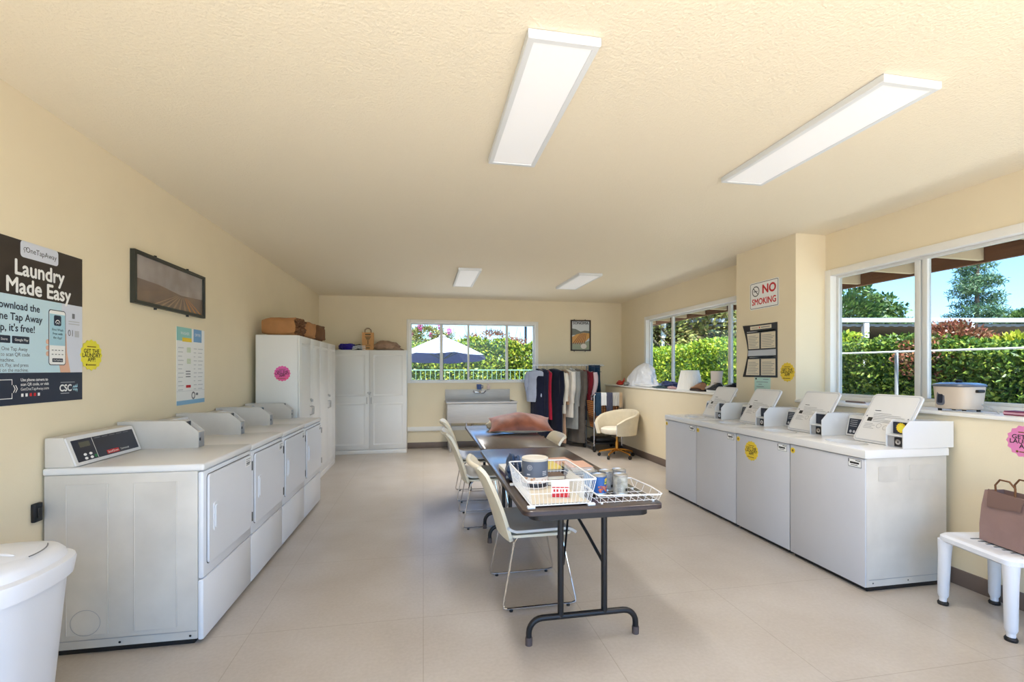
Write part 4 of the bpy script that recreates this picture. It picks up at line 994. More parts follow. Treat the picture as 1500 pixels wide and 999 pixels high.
# ------------------------------------------------------------------ laundry cart with draped clothes
t = thing('laundry_cart', 'chrome laundry cart with wicker hamper right of the clothes rail', 'cart', (3.15,7.93,0))
mb = MB()
for sy in (-.24,.24):
    mb.tube([(-.265,sy,.10),(-.265,sy,.92)]+arc((-.225,sy,.95),.04,180,90,4)+[(.20,sy,.99)]+arc((.20,sy,.95),.04,90,0,4)+[(.24,sy,.10)], .0125, 10)
for sx in (-.265,.24): mb.cyl((sx,-.24,.14),(sx,.24,.14),.009,8); mb.cyl((sx,-.24,.40),(sx,.24,.40),.007,8)
mb.build('tube_frame', M['chrome'], t)
mb = MB(); mb.loft([[(p[0],p[1],z) for p in rr(-.25+i,-.22+i,.225-i,.22-i,.05)] for z, i in ((.40,.05),(.62,.02),(.86,0),(.86,.02),(.62,.035),(.42,.06))], 0, True, True); mb.build('hamper', wicker_mat('wicker_weave', (196,128,70), (84,48,26), 9), t)
mb = MB(); mb.loft([[(p[0],p[1],z) for p in rr(-.25,-.22,.225,.22,.05)] for z in (.125,.15)]); mb.box((-.2,-.17,.15),(.18,.17,.22), bev=.03); mb.build('base_tray', M['black'], t)
for sx in (-.265,.24):
    for sy in (-.24,.24):
        mb = MB(); mb.cyl((sx-.012,sy,.05),(sx+.012,sy,.05),.05,16); mb.cyl((sx,sy,.06),(sx,sy,.115),.012,8); mb.box((sx-.02,sy-.012,.05),(sx+.02,sy+.012,.085)); mb.build('caster', M['black'], t)
def draped(name, label, cat, x, w, zb, m, seed, yy=-.245):
    mb = MB(); rnd = random.Random(seed); ph = rnd.uniform(0,6)
    def fn(u, v):
        a = (u-.5)*w; s = v
        if s < .5: y = -.0245-.006*math.sin(3.0*PI*u+ph)*(1-s*2) - .004*math.sin(7*PI*u+ph); z = zb+(1.0075-zb)*(s*2)
        else: y = .020+.006*math.sin(3*PI*u+ph)*(s-.5)*2; z = 1.0075-(1.0075-zb-.06)*((s-.5)*2)
        if .42 < s < .58: q = (s-.42)/.16*PI; y = -.0225*math.cos(q); z = 1.0+.0185*math.sin(q)
        return (a*(1+.05*(1-s)), y, z-.004*math.sin(5*PI*u+ph)*(1 if s<.4 else 0))
    mb.grid(fn, 22, 36)
    return tag(mb.build(name, m, loc=(x,7.69,0), solid=.006, ang=80), label, cat, 'clothes draped over the laundry cart rail')
draped('jeans', 'dark denim garment over the left end of the cart rail', 'jeans', 2.955, .10, .62, F['denim'], 1)
draped('towel', 'white cloth draped over the cart rail beside the denim', 'towel', 3.05, .095, .80, F['white'], 2)
draped('trousers', 'slate grey-blue trousers draped over the middle of the cart rail', 'trousers', 3.155, .115, .70, F['slate'], 3)
draped('trousers', 'pale stone trousers draped over the cart rail near its right end', 'trousers', 3.275, .12, .79, F['stone'], 4)
draped('scarf', 'beige cloth over the rightmost end of the cart rail', 'scarf', 3.362, .05, .76, F['beige'], 5)
tag(one('bundle', F['black'], lambda b: b.ell((0,0,0),(.20,.17,.10),n=24,k=12,noise=.18,seed=6), loc=(3.14,7.93,.90)), 'black clothes heaped in the wicker hamper of the cart', 'clothes')

# ------------------------------------------------------------------ office chair
t = thing('office_chair', 'cream upholstered tub office chair on a brass star base', 'chair', (3.08,7.18,0), R(200))   # front is +x
uph = fab('cream_boucle', (224,211,184), .08, .3)
mb = MB(); mb.lathe([(0,.385),(.20,.385),(.235,.40),(.245,.43),(.24,.465),(.20,.485),(.0,.492)], n=36, sx=1.02, sy=.98, c=(.02,0,0)); mb.build('seat', fab('cream_seat_fabric', (234,224,204), .06, .3), t)
mb = MB()
def shell(off):
    def fn(u, v):
        a = R(48)+(R(360-96))*u; c = abs(math.cos((a-PI)/2)); ht = .20+.145*max(0,math.cos((a-PI)*.62))**1.3
        fr = max(0, (abs(a-PI)-R(95))/R(37)); z0 = .375; zt_ = .40+ht*(1-.28*fr*fr)
        z = z0+(zt_-z0)*v; r = .262+off+.045*v; 
        return (r*math.cos(a)*1.02, r*math.sin(a), z)
    return fn
NU, NV = 44, 10; g0, g1 = shell(.0), shell(.045)
ringsS = []
for i in range(NU+1):
    u = i/NU; sec = [g0(u, j/NV) for j in range(NV+1)]; out = [g1(u, j/NV) for j in range(NV,-1,-1)]
    top = [(sec[-1][k]+out[0][k])/2 + (.018 if k == 2 else 0) for k in range(3)]
    ringsS.append(sec+[tuple(top)]+out)
mb.loft(ringsS, 0, True, True); bk_ = mb.build('backrest', uph, t, ang=60)
mb = MB(); mb.tube([Vector(g1(0, j/NV))+Vector((.006,.0,0)) for j in range(NV+1)], .005, 6); mb.tube([Vector(g1(1, j/NV))+Vector((.006,0,0)) for j in range(NV+1)], .005, 6); mb.build('piping', F['white'], bk_)
mb = MB(); mb.lathe([(0,.355),(.13,.355),(.20,.386),(0,.386)], n=24); mb.build('seat_pan', M['black'], t)
mb = MB(); mb.cyl((0,0,.10),(0,0,.25),.026,14); mb.cyl((0,0,.25),(0,0,.36),.016,12); mb.tube([(0,0,.35),(.0,-.13,.34),(.0,-.16,.335)], .006, 6); mb.build('gas_column', M['brass'], t)
for k in range(5):
    a = 2*PI*k/5+.35; c, s_ = math.cos(a), math.sin(a)
    mb = MB(); mb.tube([(0,0,.125),(.12*c,.12*s_,.115),(.27*c,.27*s_,.085),(.285*c,.285*s_,.06)], [.022,.018,.013,.011], 8); lg = mb.build('base_arm', M['brass'], t)
    mb = MB(); mb.tube([(.285*c-.012*s_,.285*s_+.012*c,.028),(.285*c+.012*s_,.285*s_-.012*c,.028)], .028, 14); mb.cyl((.285*c,.285*s_,.03),(.285*c,.285*s_,.065),.008,8); mb.build('caster', M['black'], lg)

# ------------------------------------------------------------------ things on the far window ledge
LZ = LEDGE
mb = MB()
rnd = random.Random(3)
def bagfn(u, v):
    a = 2*PI*u; b = v
    r = (1-b**2.4)**.62*(1+.10*math.sin(3*a+4*b)+.07*math.sin(7*a-6*b)+.06*math.sin(13*a+9*b)+.04*abs(math.sin(9*a+17*b))); 
    if b > .8: r = max(r, .10*(1+.6*math.sin(5*a)))
    z = .385*b**1.05
    return (r*.14*math.cos(a), r*.43*math.sin(a)-.10*b*b, z+.004)
mb.grid(bagfn, 40, 22)
tag(mb.build('plastic_bag', mat('white_thin_plastic', (238,240,244), .3, bump=.8, bscale=11, bdist=.03), loc=(3.62,7.38,LZ), ang=25), 'big white plastic bag heaped at the far end of the right window ledge', 'bag')
mb = MB(); mb.ell((0,0,.035), (.05,.10,.04), n=18, k=10, noise=.4, seed=2); mb.tube([(0,-.08,.04),(0.01,-.14,.08),(0,-.18,.13)], [.02,.016,.006], 8)
tag(mb.build('red_cloth', fab('red_bright_cloth', (214,62,40), .2), loc=(3.53,8.08,LZ)), 'small bright red cloth left of the white plastic bag on the ledge', 'cloth')
mb = MB(); mb.ell((0,0,.022), (.085,.42,.034), n=30, k=10, noise=.22, seed=5, flat=-.022); tag(mb.build('folded_linen', F['white'], loc=(3.535,7.05,LZ+.001)), 'white and grey cloths lying along the ledge edge before the plastic bag', 'cloth')
mb = MB(); mb.ell((0,0,.03), (.06,.12,.035), n=20, k=10, noise=.35, seed=7, flat=-.03); tag(mb.build('grey_shirt', F['grey'], loc=(3.52,7.72,LZ+.001)), 'crumpled grey and cream shirt between red cloth and plastic bag', 'shirt')
mb = MB(); mb.ell((0,0,.045), (.09,.20,.055), n=24, k=12, noise=.4, seed=9, flat=-.04); tag(mb.build('blue_garment', fab('blue_navy_pattern', (62,76,120), .4), loc=(3.62,6.48,LZ)), 'crumpled blue and navy garment between plastic bag and lampshade', 'cloth')
mb = MB(); mb.ell((0,0,.012), (.05,.16,.03), n=20, k=10, noise=.4, seed=12, flat=-.011); tag(mb.build('teal_sock', fab('teal_knit', (70,92,98), .3), loc=(3.50,6.55,LZ)), 'dark teal sock hanging at the ledge edge left of the lampshade', 'sock')
t = thing('lampshade', 'white pleated lampshade standing on the far window ledge', 'lampshade', (3.62,5.94,LZ))
mb = MB(); N = 72
mb.loft([[((r0+(.0025 if j%2 else 0))*math.cos(2*PI*j/N), (r0+(.0025 if j%2 else 0))*math.sin(2*PI*j/N)*1.3, z) for j in range(N)] for r0, z in ((.158,.002),(.108,.268),(.105,.268),(.154,.002))], 0, True, False); mb.build('shade', mat('white_pleated_fabric', (240,238,232), .8), t, smooth=False)
mb = MB(); mb.tube([(.11*math.cos(2*PI*j/24),.143*math.sin(2*PI*j/24),.268) for j in range(24)], .004, 6, True); mb.tube([(.16*math.cos(2*PI*j/24),.208*math.sin(2*PI*j/24),.005) for j in range(24)], .0045, 6, True); mb.build('trim', F['white'], t)
mb = MB(); mb.ell((0,0,.02), (.045,.10,.024), n=18, k=8, noise=.3, seed=13, flat=-.018); tag(mb.build('pink_cloth', fab('faded_rose_cloth', (206,168,168), .25), loc=(3.51,6.22,LZ)), 'faded rose cloth at the ledge edge just left of the lampshade', 'cloth')
def shoe(name, label, loc, rotz, m, sole, shaft=None, L=.27, group='shoes on the far window ledge', cat='shoe'):
    t = thing(name, label, cat, loc, rotz, group); t.scale = (1.22,1.3,1.12)
    pr_ = [(-.5,.032,.052,.10),(-.42,.040,.062,.105),(-.25,.040,.062,.10),(-.05,.040,.055,.085),(.12,.047,.046,.062),(.30,.050,.040,.05),(.43,.040,.034,.042),(.5,.016,.026,.03)]
    n = 18; rings = []
    for x, w, hz, top in pr_:
        rings.append([(x*L, w*math.cos(2*PI*j/n), .018+max(0,(top-.018))*(.5+.5*math.sin(2*PI*j/n))) for j in range(n)])
    mb = MB(); mb.loft(rings); mb.build('upper', m, t, ang=70)
    mb = MB(); pts = [(p[0]*L, p[1]+.004) for p in pr_]+[(p[0]*L, -p[1]-.004) for p in pr_[::-1]]
    mb.prism(pts, 2, 0, .024, bev=.004); mb.build('sole', sole, t)
    if shaft:
        mb = MB(); mb.loft([[((-.27+dx)*L+a*math.cos(2*PI*j/n), b*math.sin(2*PI*j/n), z) for j in range(n)] for z, dx, a, b in ((.06,0,.065,.045),(.12,-.02,.055,.046),(.18,-.03,.058,.05),(.235,-.04,.063,.054),(.235,-.04,.054,.046),(.16,-.03,.048,.04))], 0, True, True); mb.build('shaft', shaft, t, ang=70)
    else:
        mb = MB(); mb.lathe([(.05,0),(.045,.004),(.02,.002)], (-.30*L,0,.1035), 16, sy=.75, cap=False); mb.build('collar', M['black'], t)
        mb = MB()
        for i in range(4): mb.tube([(.0+.028*i,-.028,.082-.008*i),(.0+.028*i,0,.09-.009*i),(.0+.028*i,.028,.082-.008*i)], .003, 6)
        mb.build('laces', M['white'], t)
    return t
shoe('ankle_boot', 'white leather boot standing tall right of the lampshade', (3.60,5.43,LZ), R(100), mat('white_boot_leather', (230,222,214), .5), M['black'], mat('white_boot_shaft', (234,222,214), .5))
shoe('ankle_boot', 'tan brown boot lying in front of the white boot', (3.545,5.62,LZ), R(80), mat('tan_leather', (168,122,88), .6, var=.2), mat('dark_sole', (58,44,38), .7))
shoe('sneaker', 'black sneaker with pale stripe beside the tan boot on the ledge', (3.55,5.27,LZ), R(75), mat('black_canvas', (46,48,54), .75), M['white'])
shoe('sneaker', 'black sneaker nearest the pillar on the far window ledge', (3.66,5.16,LZ), R(95), mat('black_mesh_fabric', (36,38,46), .75), M['grey'])
mb = MB(); mb.ell((0,0,.06), (.08,.11,.065), n=22, k=12, noise=.35, seed=21, flat=-.05); tag(mb.build('backpack', F['midnight'], loc=(3.69,4.97,LZ)), 'dark blue crumpled bag on the ledge against the pillar', 'bag')

# ------------------------------------------------------------------ things on the near window ledge
t = thing('slow_cooker', 'beige slow cooker with grey dial and dark lid on the near ledge', 'slow cooker', (3.60,2.60,LZ), R(0)); t.scale = (1,.88,1)
def oval(a, b, z, n=44, e=3.2):
    return [((a*abs(math.cos(q))**(2/e))*(1 if math.cos(q)>0 else -1), (b*abs(math.sin(q))**(2/e))*(1 if math.sin(q)>0 else -1), z) for q in [2*PI*i/n for i in range(n)]]
mb = MB(); mb.loft([oval(.085,.115,.015),oval(.095,.125,.02),oval(.108,.138,.165),oval(.106,.136,.17)]); mb.build('housing', mat('beige_enamel', (206,190,172), .4), t)
mb = MB(); mb.loft([oval(.112,.142,.168),oval(.116,.146,.174),oval(.112,.142,.184),oval(.08,.10,.194),oval(.02,.02,.197)]); mb.build('lid', mat('smoky_glass_lid', (96,102,116), .2), t)
mb = MB(); mb.lathe([(0,0),(.018,0),(.022,.014),(.0,.018)], (0,0,.196), 16); mb.build('lid_knob', M['black'], t)
Md = frame((-.1005,0.045,.085),(0,-1,0),(.0897,0,.996))
mb = MB(); mb.rrect(Md, -.028,-.045,.028,.05,.018,-.004,.004,0); mb.rrect(Md, -.018,-.03,.018,.03,.008,.004,.006,1); mb.build('dial_panel', [mat('grey_dial', (96,98,108), .4), M['navy']], t)
mb = MB(); 
for k in range(2): mb.rect(Md, -.03+.045*k,.068,.005+.045*k,.0715,.0015)
mb.build('brand_print', M['ink'], t, smooth=False)
for s in (-1,1):
    mb = MB(); mb.box((-.03,s*.134-.02,.13),(.03,s*.134+.02,.150), bev=.006); mb.build('handle', M['black'], t)
    for sx in (-.06,.06):
        mb = MB(); mb.cyl((sx,s*.085,0),(sx,s*.085,.018),.012,10); mb.build('foot', M['black'], t)
mb = MB(); mb.tube([(.02,-.14,.05),(.0,-.22,.03),(-.05,-.30,.006),(-.08,-.22,.006),(-.10,-.08,.006),(-.12,.0,.006)], .0035, 6); mb.build('power_cord', M['lightgrey'], t)
mb = MB(); mb.box((-.045,-.20,0),(.045,.20,.028), bev=.004); mb.box((-.046,-.201,.008),(.046,.201,.02), m=1)
tag(mb.build('maroon_case', [mat('maroon_cover', (124,40,74), .5), mat('rose_edge', (206,160,176), .5)], loc=(3.60,2.12,LZ)), 'flat maroon case at the right end of the near ledge', 'case')
mb = MB(); mb.box((-.07,-.27,0),(.07,.27,.016), bev=.005); tag(mb.build('shelf_board', M['white'], loc=(3.585,2.985-.03,LZ)), 'white loose board on the near ledge left of the slow cooker', 'board') if False else mb.bm.free()
mb = MB(); mb.prism([(-.09,0),(.09,0),(.09,.014),(-.07,.014)], 0, -.012, .012, bev=.002); tag(mb.build('scraper', mat('brown_grey_bar', (120,104,100), .5), loc=(3.62,3.40,LZ)), 'thin grey-brown bar lying on the near ledge behind the washers', 'tool')

# ------------------------------------------------------------------ stool and paper bag at the right edge
t = thing('bath_stool', 'white plastic bath stool at the right edge beside the nearest washer', 'stool', (3.21,2.10,0), R(-10))
mb = MB(); a, b = .185,.22
def seat_ring(i, z): return [(p[0],p[1],z) for p in rr(-a+i,-b+i,a-i,b-i,.06,6)]
mb.loft([seat_ring(.012,.385),seat_ring(.0,.395),seat_ring(.0,.418),seat_ring(.012,.43),seat_ring(.05,.432),seat_ring(.06,.425),seat_ring(.12,.424)]); mb.build('seat', M['plastic'], t)
for k in range(6):
    mb = MB(); mb.rrect(Matrix.Translation((0,-.11+.044*k,.4262)), -.07,-.006,.07,.006,.005,0,.001); mb.build('drain_slot', M['grey'], t) if k < 6 else None
for sx in (-1,1):
    for sy in (-1,1):
        mb = MB(); mb.tube([(sx*(a-.035),sy*(b-.035),.395),(sx*(a-.033),sy*(b-.033),.30),(sx*(a-.028),sy*(b-.028),.06),(sx*(a-.028),sy*(b-.028),.045)], [.036,.031,.027,.021], 14); mb.cyl((sx*(a-.028),sy*(b-.028),.018),(sx*(a-.028),sy*(b-.028),.05),.019,12); lg = mb.build('leg', M['plastic'], t)
        mb = MB(); mb.lathe([(0,0),(.026,0),(.028,.012),(.022,.022),(0,.022)], (sx*(a-.028),sy*(b-.028),0), 14); mb.build('rubber_tip', M['black'], lg)
t = thing('paper_bag', 'mauve-brown paper bag with handles standing on the bath stool', 'bag', (3.235,2.055,.4335), R(-10))
pb = mat('mauve_brown_paper', (150,122,116), .75, var=.12, vscale=7, bump=.5, bscale=10, bdist=.012)
mb = MB()
def bg(w, d, z, pin=0): return [(-d,-w,z),(0-pin,-w,z),(d,-w,z),(d,0,z),(d,w,z),(0-pin*.2,w,z),(-d,w,z),(-d,0,z)]
mb.loft([bg(.125,.075,0),bg(.125,.075,.09),bg(.12,.068,.20,.01),bg(.112,.056,.29,.015)], 0, True, False); mb.loft([bg(.122,.072,.002),bg(.02,.02,.002)], 0, True, True); mb.build('sack', pb, t, solid=.002, smooth=False)
mb = MB(); mb.loft([[(-.060,-.105,.285),(-.060,.09,.30)],[(-.072,-.10,.255),(-.072,.085,.235)],[(-.076,-.095,.22),(-.077,.08,.20)]], 0, False, False); mb.build('fold_flap', mat('dark_mauve_paper', (120,94,86), .8), t, solid=.002)
for sx in (-.056,.056):
    mb = MB(); mb.tube([(sx,.05,.27),(sx,.055,.33),(sx,.03,.365),(sx,-.02,.365),(sx,-.05,.335),(sx,-.05,.27)], .005, 7); mb.build('handle', M['paperdark'], t)

# ------------------------------------------------------------------ bags on the tall cabinets
ZT = 1.791
def lying_bag(name, label, loc, rotz, L, W, Ht, m, seed, open_end=True):
    t = thing(name, label, 'bag', loc, rotz, 'paper bags on the cabinets'); n = 28; rings = []
    for k in range(9):
        f = k/8; r = []
        for j in range(n):
            a = 2*PI*j/n; c, s_ = math.cos(a), math.sin(a); e = .45
            w = 1+.03*math.sin(5*a+9*f+seed)+(.05*math.sin(9*a+seed) if f > .7 else 0); q = .82+.18*min(1,f*5) if f < .2 else 1
            r.append(((f-.5)*L+.012*math.sin(6*a+seed)*(f>.85), W/2*(abs(c)**e)*(1 if c>0 else -1)*w*q, max(0, Ht/2+Ht/2*(abs(s_)**e)*(1 if s_>0 else -1)*w*q)))
        rings.append(r)
    mb = MB(); mb.loft(rings); mb.build('sack', m, t, ang=50)
    if open_end:
        mb = MB()
        for q in range(7):
            z = .012+Ht*(q+.2)/7.5; mb.tube([(L/2+.004+.02*((q*7)%3)/2, W*(-.46+.92*i/8), z+.010*math.sin(2.3*i+q*1.7)) for i in range(9)], [.011+.004*((i+q)%2) for i in range(9)], 6)
        mb.build('crumpled_mouth', M['paperdark'], t, ang=20)
    return t
lying_bag('paper_bag', 'large brown paper bag lying on top of the cabinet by the dryers', (-1.53,5.60,ZT), R(-8), .36, .26, .195, M['paper'], 1)
lying_bag('paper_bag', 'brown paper bag behind the large one on the same cabinet', (-1.47,6.02,ZT), R(80), .30, .30, .20, M['paper'], 4, False)
lying_bag('paper_bag', 'dark brown paper bag at the right end of the cabinet tops by the left wall', (-1.45,6.60,ZT), R(84), .32, .26, .215, M['paperdark'], 6, False)
ZT3 = 1.746
t = thing('grocery_bag', 'upright printed paper grocery bag with handles on the back cabinet', 'bag', (-.93,8.40,ZT3), R(4), 'paper bags on the cabinets')
gp = mat('grocery_kraft', (204,150,92), .7, var=.1, vscale=8)
mb = MB(); mb.box((-.095,-.07,0),(-.093,.07,.315)); mb.box((.093,-.07,0),(.095,.07,.30)); mb.box((-.095,-.072,0),(.095,-.07,.30)); mb.box((-.095,.07,0),(.095,.072,.30)); mb.box((-.093,-.07,0),(.093,.07,.003)); mb.build('sack', gp, t)
Mg = frame((0,-.0725,0),(1,0,0),(0,0,1)); mb = MB()
mb.rect(Mg,-.045,.255,.045,.275,.0006); mb.rect(Mg,-.03,.03,.03,.045,.0006); mb.rect(Mg,-.04,.07,.04,.075,.0006); mb.rect(Mg,-.04,.09,.04,.094,.0006); mb.rect(Mg,-.006,.10,.006,.17,.0006)
for i in range(5): mb.disc(Mg,-.04+.02*i,.225,.009,.0006,0,8); mb.disc(Mg,-.03+.015*i,.205,.008,.0006,0,8); mb.disc(Mg,-.02+.01*i,.185,.007,.0006,0,8)
mb.build('print', mat('dark_green_print', (74,72,48), .7), t, smooth=False)
for yy in (-.068,.068):
    mb = MB(); mb.tube([(-.05,yy,.29),(-.05,yy,.35),(-.02,yy,.375),(.02,yy,.375),(.05,yy,.35),(.05,yy,.29)], .004, 7); mb.build('handle', M['paperdark'], t)
mb = MB(); mb.ell((0,0,.07), (.21,.15,.092), n=24, k=12, noise=.16, seed=3, flat=-.069); mb.prism([(-.05,.0),(.30,.01),(.22,.045),(.0,.10)], 1, -.10, .08, bev=.01)
tag(mb.build('crumpled_bag', M['papertan'], loc=(-.62,8.38,ZT3), ang=18), 'crumpled flattened tan paper bag at right on the back cabinet', 'bag', 'paper bags on the cabinets')
mb = MB(); mb.ell((0,0,.05), (.15,.13,.066), n=24, k=12, noise=.22, seed=5, flat=-.049); tag(mb.build('blue_tote', fab('royal_blue_tote', (52,40,150), .3), loc=(-1.26,8.40,ZT3), ang=30), 'royal blue folded tote bag at the left on the back cabinet', 'bag')
mb = MB(); mb.box((-.17,-.10,0),(.16,.12,.105), bev=.008); tag(mb.build('shoe_box', mat('pink_brown_card', (176,134,110), .7), loc=(-1.22,8.53-.03,ZT3), ang=30), 'flat pinkish carton behind the royal blue tote', 'box') if False else mb.bm.free()
mb = MB(); mb.ell((0,0,.045), (.10,.11,.055), n=22, k=10, noise=.3, seed=15, flat=-.044)
for k in range(3): mb.tube([(-.10,-.115-.004*k,.01+.022*k),(0,-.128-.004*k,.03+.02*k),(.11,-.10,.014+.026*k)], .006, 6, m=1)
tag(mb.build('black_bag', [F['black'], M['white']], loc=(-1.075,8.41,ZT3), ang=30), 'black bag with pale straps left of the upright grocery bag', 'bag')

# ------------------------------------------------------------------ wall pieces
# left wall frame: u along +y, v up, following the slightly skewed wall
def ML(y, z): 
    return frame((xl(y)+.0005, y, z), (.0113,1,0), (0,0,1))
Mw = ML(2.275, 1.268); UW, VH = .548, .724
t = thing('laundry_poster', 'large poster Laundry Made Easy on the left wall above the trash bin', 'poster', (xl(2.44)+.0015,2.43,1.256)); t.scale = (1,.985,1.057); Mw = frame((.001,0,0),(.0113,1,0),(0,0,1))
pc = [mat('poster_'+n, c, .35) for n, c in (('brown_black',(52,44,40)),('sky',(196,222,232)),('navy',(40,48,66)),('lavender',(214,218,230)),('skin',(226,180,154)),('teal',(168,208,222)))]
mb = MB(); mb.rrect(Mw, -.06,0,UW,VH,.006,0,.0015, 1)
v1, v2 = .478, .14
mb.rect(Mw,-.06,v1,UW,VH,.002,0); mb.rect(Mw,-.06,0,UW,v2,.002,2); mb.rect(Mw,.40,v2,UW,v1-.0,.0018,3)
mb.rrect(Mw,.145,VH-.072,.375,VH+.001,.016,.0022,.0026,3)
mb.build('sheet', pc, t, smooth=False)
mb = MB(); C_ = [M['white'], M['ink'], M['grey'], pc[4], pc[2], pc[5], M['red'], pc[3], M['lightgrey']]
mb.text('OneTapAway', Mw, .268, VH-.036, .034, .003, 1); mb.ring(Mw,.172,VH-.036,.008,.0105,.003,1,12,0,3.6); mb.rect(Mw,.166,VH-.05,.169,VH-.036,.003,1)
mb.text('Laundry', Mw, .262, VH-.125, .094, .003, 0, bold=.0026); mb.text('Made Easy', Mw, .262, VH-.205, .094, .003, 0, bold=.0026)
for i, s_ in enumerate(('Download the','One Tap Away','app, it\'s free!')): mb.text(s_, Mw, -.005, v1-.048-.048*i, .045, .003, 4, bold=.0007, align='LEFT')
for k in range(2):
    mb.rrect(Mw,-.005+.105*k,.268,.09+.105*k,.300,.004,.002,.0026,4)
mb.text('App Store', Mw, .043,.284,.0155,.0032,0); mb.text('Google Play', Mw, .15,.284,.0155,.0032,0)
for i, s_ in enumerate(('Use One Tap Away','app to scan QR code','on machine.')): mb.text(s_, Mw, .0, .243-.024*i, .023, .003, 2, align='LEFT')
for i, s_ in enumerate(('Select, Pay, and press','start on the machine.')): mb.text(s_, Mw, .0, .173-.022*i, .022, .003, 2, align='LEFT')
# hand and phone
mb.poly([Mw @ Vector(p) for p in ((.39,v2,.0022),(.46,v2,.0022),(.435,.24,.0022),(.43,.33,.0022),(.395,.35,.0022),(.37,.24,.0022))], 3)
for i in range(3): mb.disc(Mw,.307,.285-.028*i,.012,.0022,3,14)
mb.rrect(Mw,.312,.175,.425,.44,.014,.0022,.0028,4); mb.rrect(Mw,.3155,.1785,.4215,.4365,.012,.0028,.0031,0); mb.rect(Mw,.317,.27,.42,.42,.0034,5)
mb.rrect(Mw,.345,.365,.393,.415,.008,.0034,.0038,4); mb.ring(Mw,.369,.378,.012,.016,.0042,0,14,0,3.1416); mb.ring(Mw,.369,.372,.006,.009,.0042,0,14,0,3.1416)
for i, s_ in enumerate(('First Wash','Free with','the App!')): mb.text(s_, Mw, .369, .345-.019*i, .017, .0040, 4)
for i in range(2): 
    for j in range(4): mb.rect(Mw,.33+.022*j,.245-.02*i,.342+.022*j,.249-.02*i,.0036,2)
mb.rrect(Mw,.335,.19,.405,.208,.003,.0032,.0038,4); mb.text('OneTapAway', Mw,.37,.199,.011,.0042,0)
mb.text('01', Mw, .462,.335,.045,.003,2); mb.rect(Mw,.49,.318,.522,.35,.003,8); mb.rrect(Mw,.472,.41,.49,.435,.002,.0022,.003,2)
for i in range(2): mb.rect(Mw,.445,.392-.012*i,.525,.397-.012*i,.003,8)
mb.text('Use phone camera to', Mw,.145,.108,.0185,.003,0,bold=.0004,align='LEFT'); mb.text('scan QR code, or visit', Mw,.145,.088,.0185,.003,0,bold=.0003,align='LEFT'); mb.text('GetOneTapAway.com', Mw,.145,.067,.0185,.003,0,align='LEFT')
for i, c in enumerate((0,0,6,6,0)): mb.rect(Mw,.148+.024*i,.034,.161+.024*i,.048,.003,c)
mb.text('CSC', Mw,.425,.062,.046,.003,0,bold=.0016)
for i in range(3): mb.poly([Mw @ Vector(p) for p in ((.472+.012*i,.062-.0,.003),(.484+.012*i,.076+.004*i,.003),(.487+.012*i,.066,.003))], 5); mb.poly([Mw @ Vector(p) for p in ((.472+.012*i,.060,.003),(.487+.012*i,.056,.003),(.484+.012*i,.047-.004*i,.003))], 5)
mb.rect(Mw,.39,.09,.49,.0925,.003,8); mb.rect(Mw,.39,.036,.45,.039,.003,8)
for a_ in ((-.02,.028,.10,.031),(-.02,.109,.10,.112),(.097,.031,.10,.052),(.097,.088,.10,.109)): mb.rect(Mw,*a_,.003,0)
for i in range(2): mb.poly([Mw @ Vector((p_[0]+.012*i,p_[1],.003)) for p_ in ((.104,.086),(.108,.086),(.117,.070),(.108,.054),(.104,.054),(.113,.070))], 0)
mb.build('lettering', C_, t, smooth=False)
# yellow sticker beside it
t = app_sticker(frame((0,0,0),(.0113,1,0),(0,0,1)), 0,0,.088, M['yellowp']); t.location = (xl(3.04)+.0042,3.04,1.50); tag(t, 'pale yellow round sticker overlapping the laundry poster edge', 'sticker')
# framed landscape print
t = thing('picture_frame', 'wide black framed landscape print high on the left wall', 'picture', (xl(3.39)+.001,3.393,1.845)); Mw = frame((0,0,0),(.0113,1,0),(0,0,1)); W_, H_ = .96,.345
mb = MB()
for a in ((0,0,W_,.022),(0,H_-.022,W_,H_),(0,.022,.022,H_-.022),(W_-.022,.022,W_,H_-.022)):
    mb.loft([[Mw @ Vector((u,v,q)) for u, v in ((a[0],a[1]),(a[2],a[1]),(a[2],a[3]),(a[0],a[3]))] for q in (.0,.03)])
mb.build('frame', mat('black_green_frame', (44,46,40), .4), t)
mb = MB(); mb.rect(Mw,.02,.02,W_-.02,H_-.02,.014,0); mb.poly([Mw @ Vector(p) for p in ((.02,.02,.015),(W_-.02,.02,.015),(W_-.02,.15,.015),(.60,.135,.015),(.30,.165,.015),(.02,.17,.015))], 1)
for i in range(9): mb.poly([Mw @ Vector(p) for p in ((.22+.085*i,.02,.0155),(.25+.085*i,.02,.0155),(.545+.018*i,.125,.0155),(.54+.018*i,.125,.0155))], 2 if i < 6 else 3)
mb.build('print', [mat('dusk_grey', (150,138,134), .25, rgb2=(176,166,162), vscale=6), mat('field_brown', (132,108,92), .25, rgb2=(112,92,82), vscale=9), mat('row_tan', (158,128,104), .25), mat('row_orange', (196,126,58), .25)], t, smooth=False)
mb = MB(); mb.rect(Mw,.021,.021,W_-.021,H_-.021,.022); mb.build('glazing', glass_mat('clear_picture_glass', (.97,.97,.97), .10), t)
for u in (.26,.70):
    for v, s_ in ((0,-1),(H_,1)):
        mb = MB(); mb.cyl(Mw @ Vector((u,v,.012)), Mw @ Vector((u,v+s_*.014,.012)), .009, 10); mb.build('mirror_clip', M['black'], t)
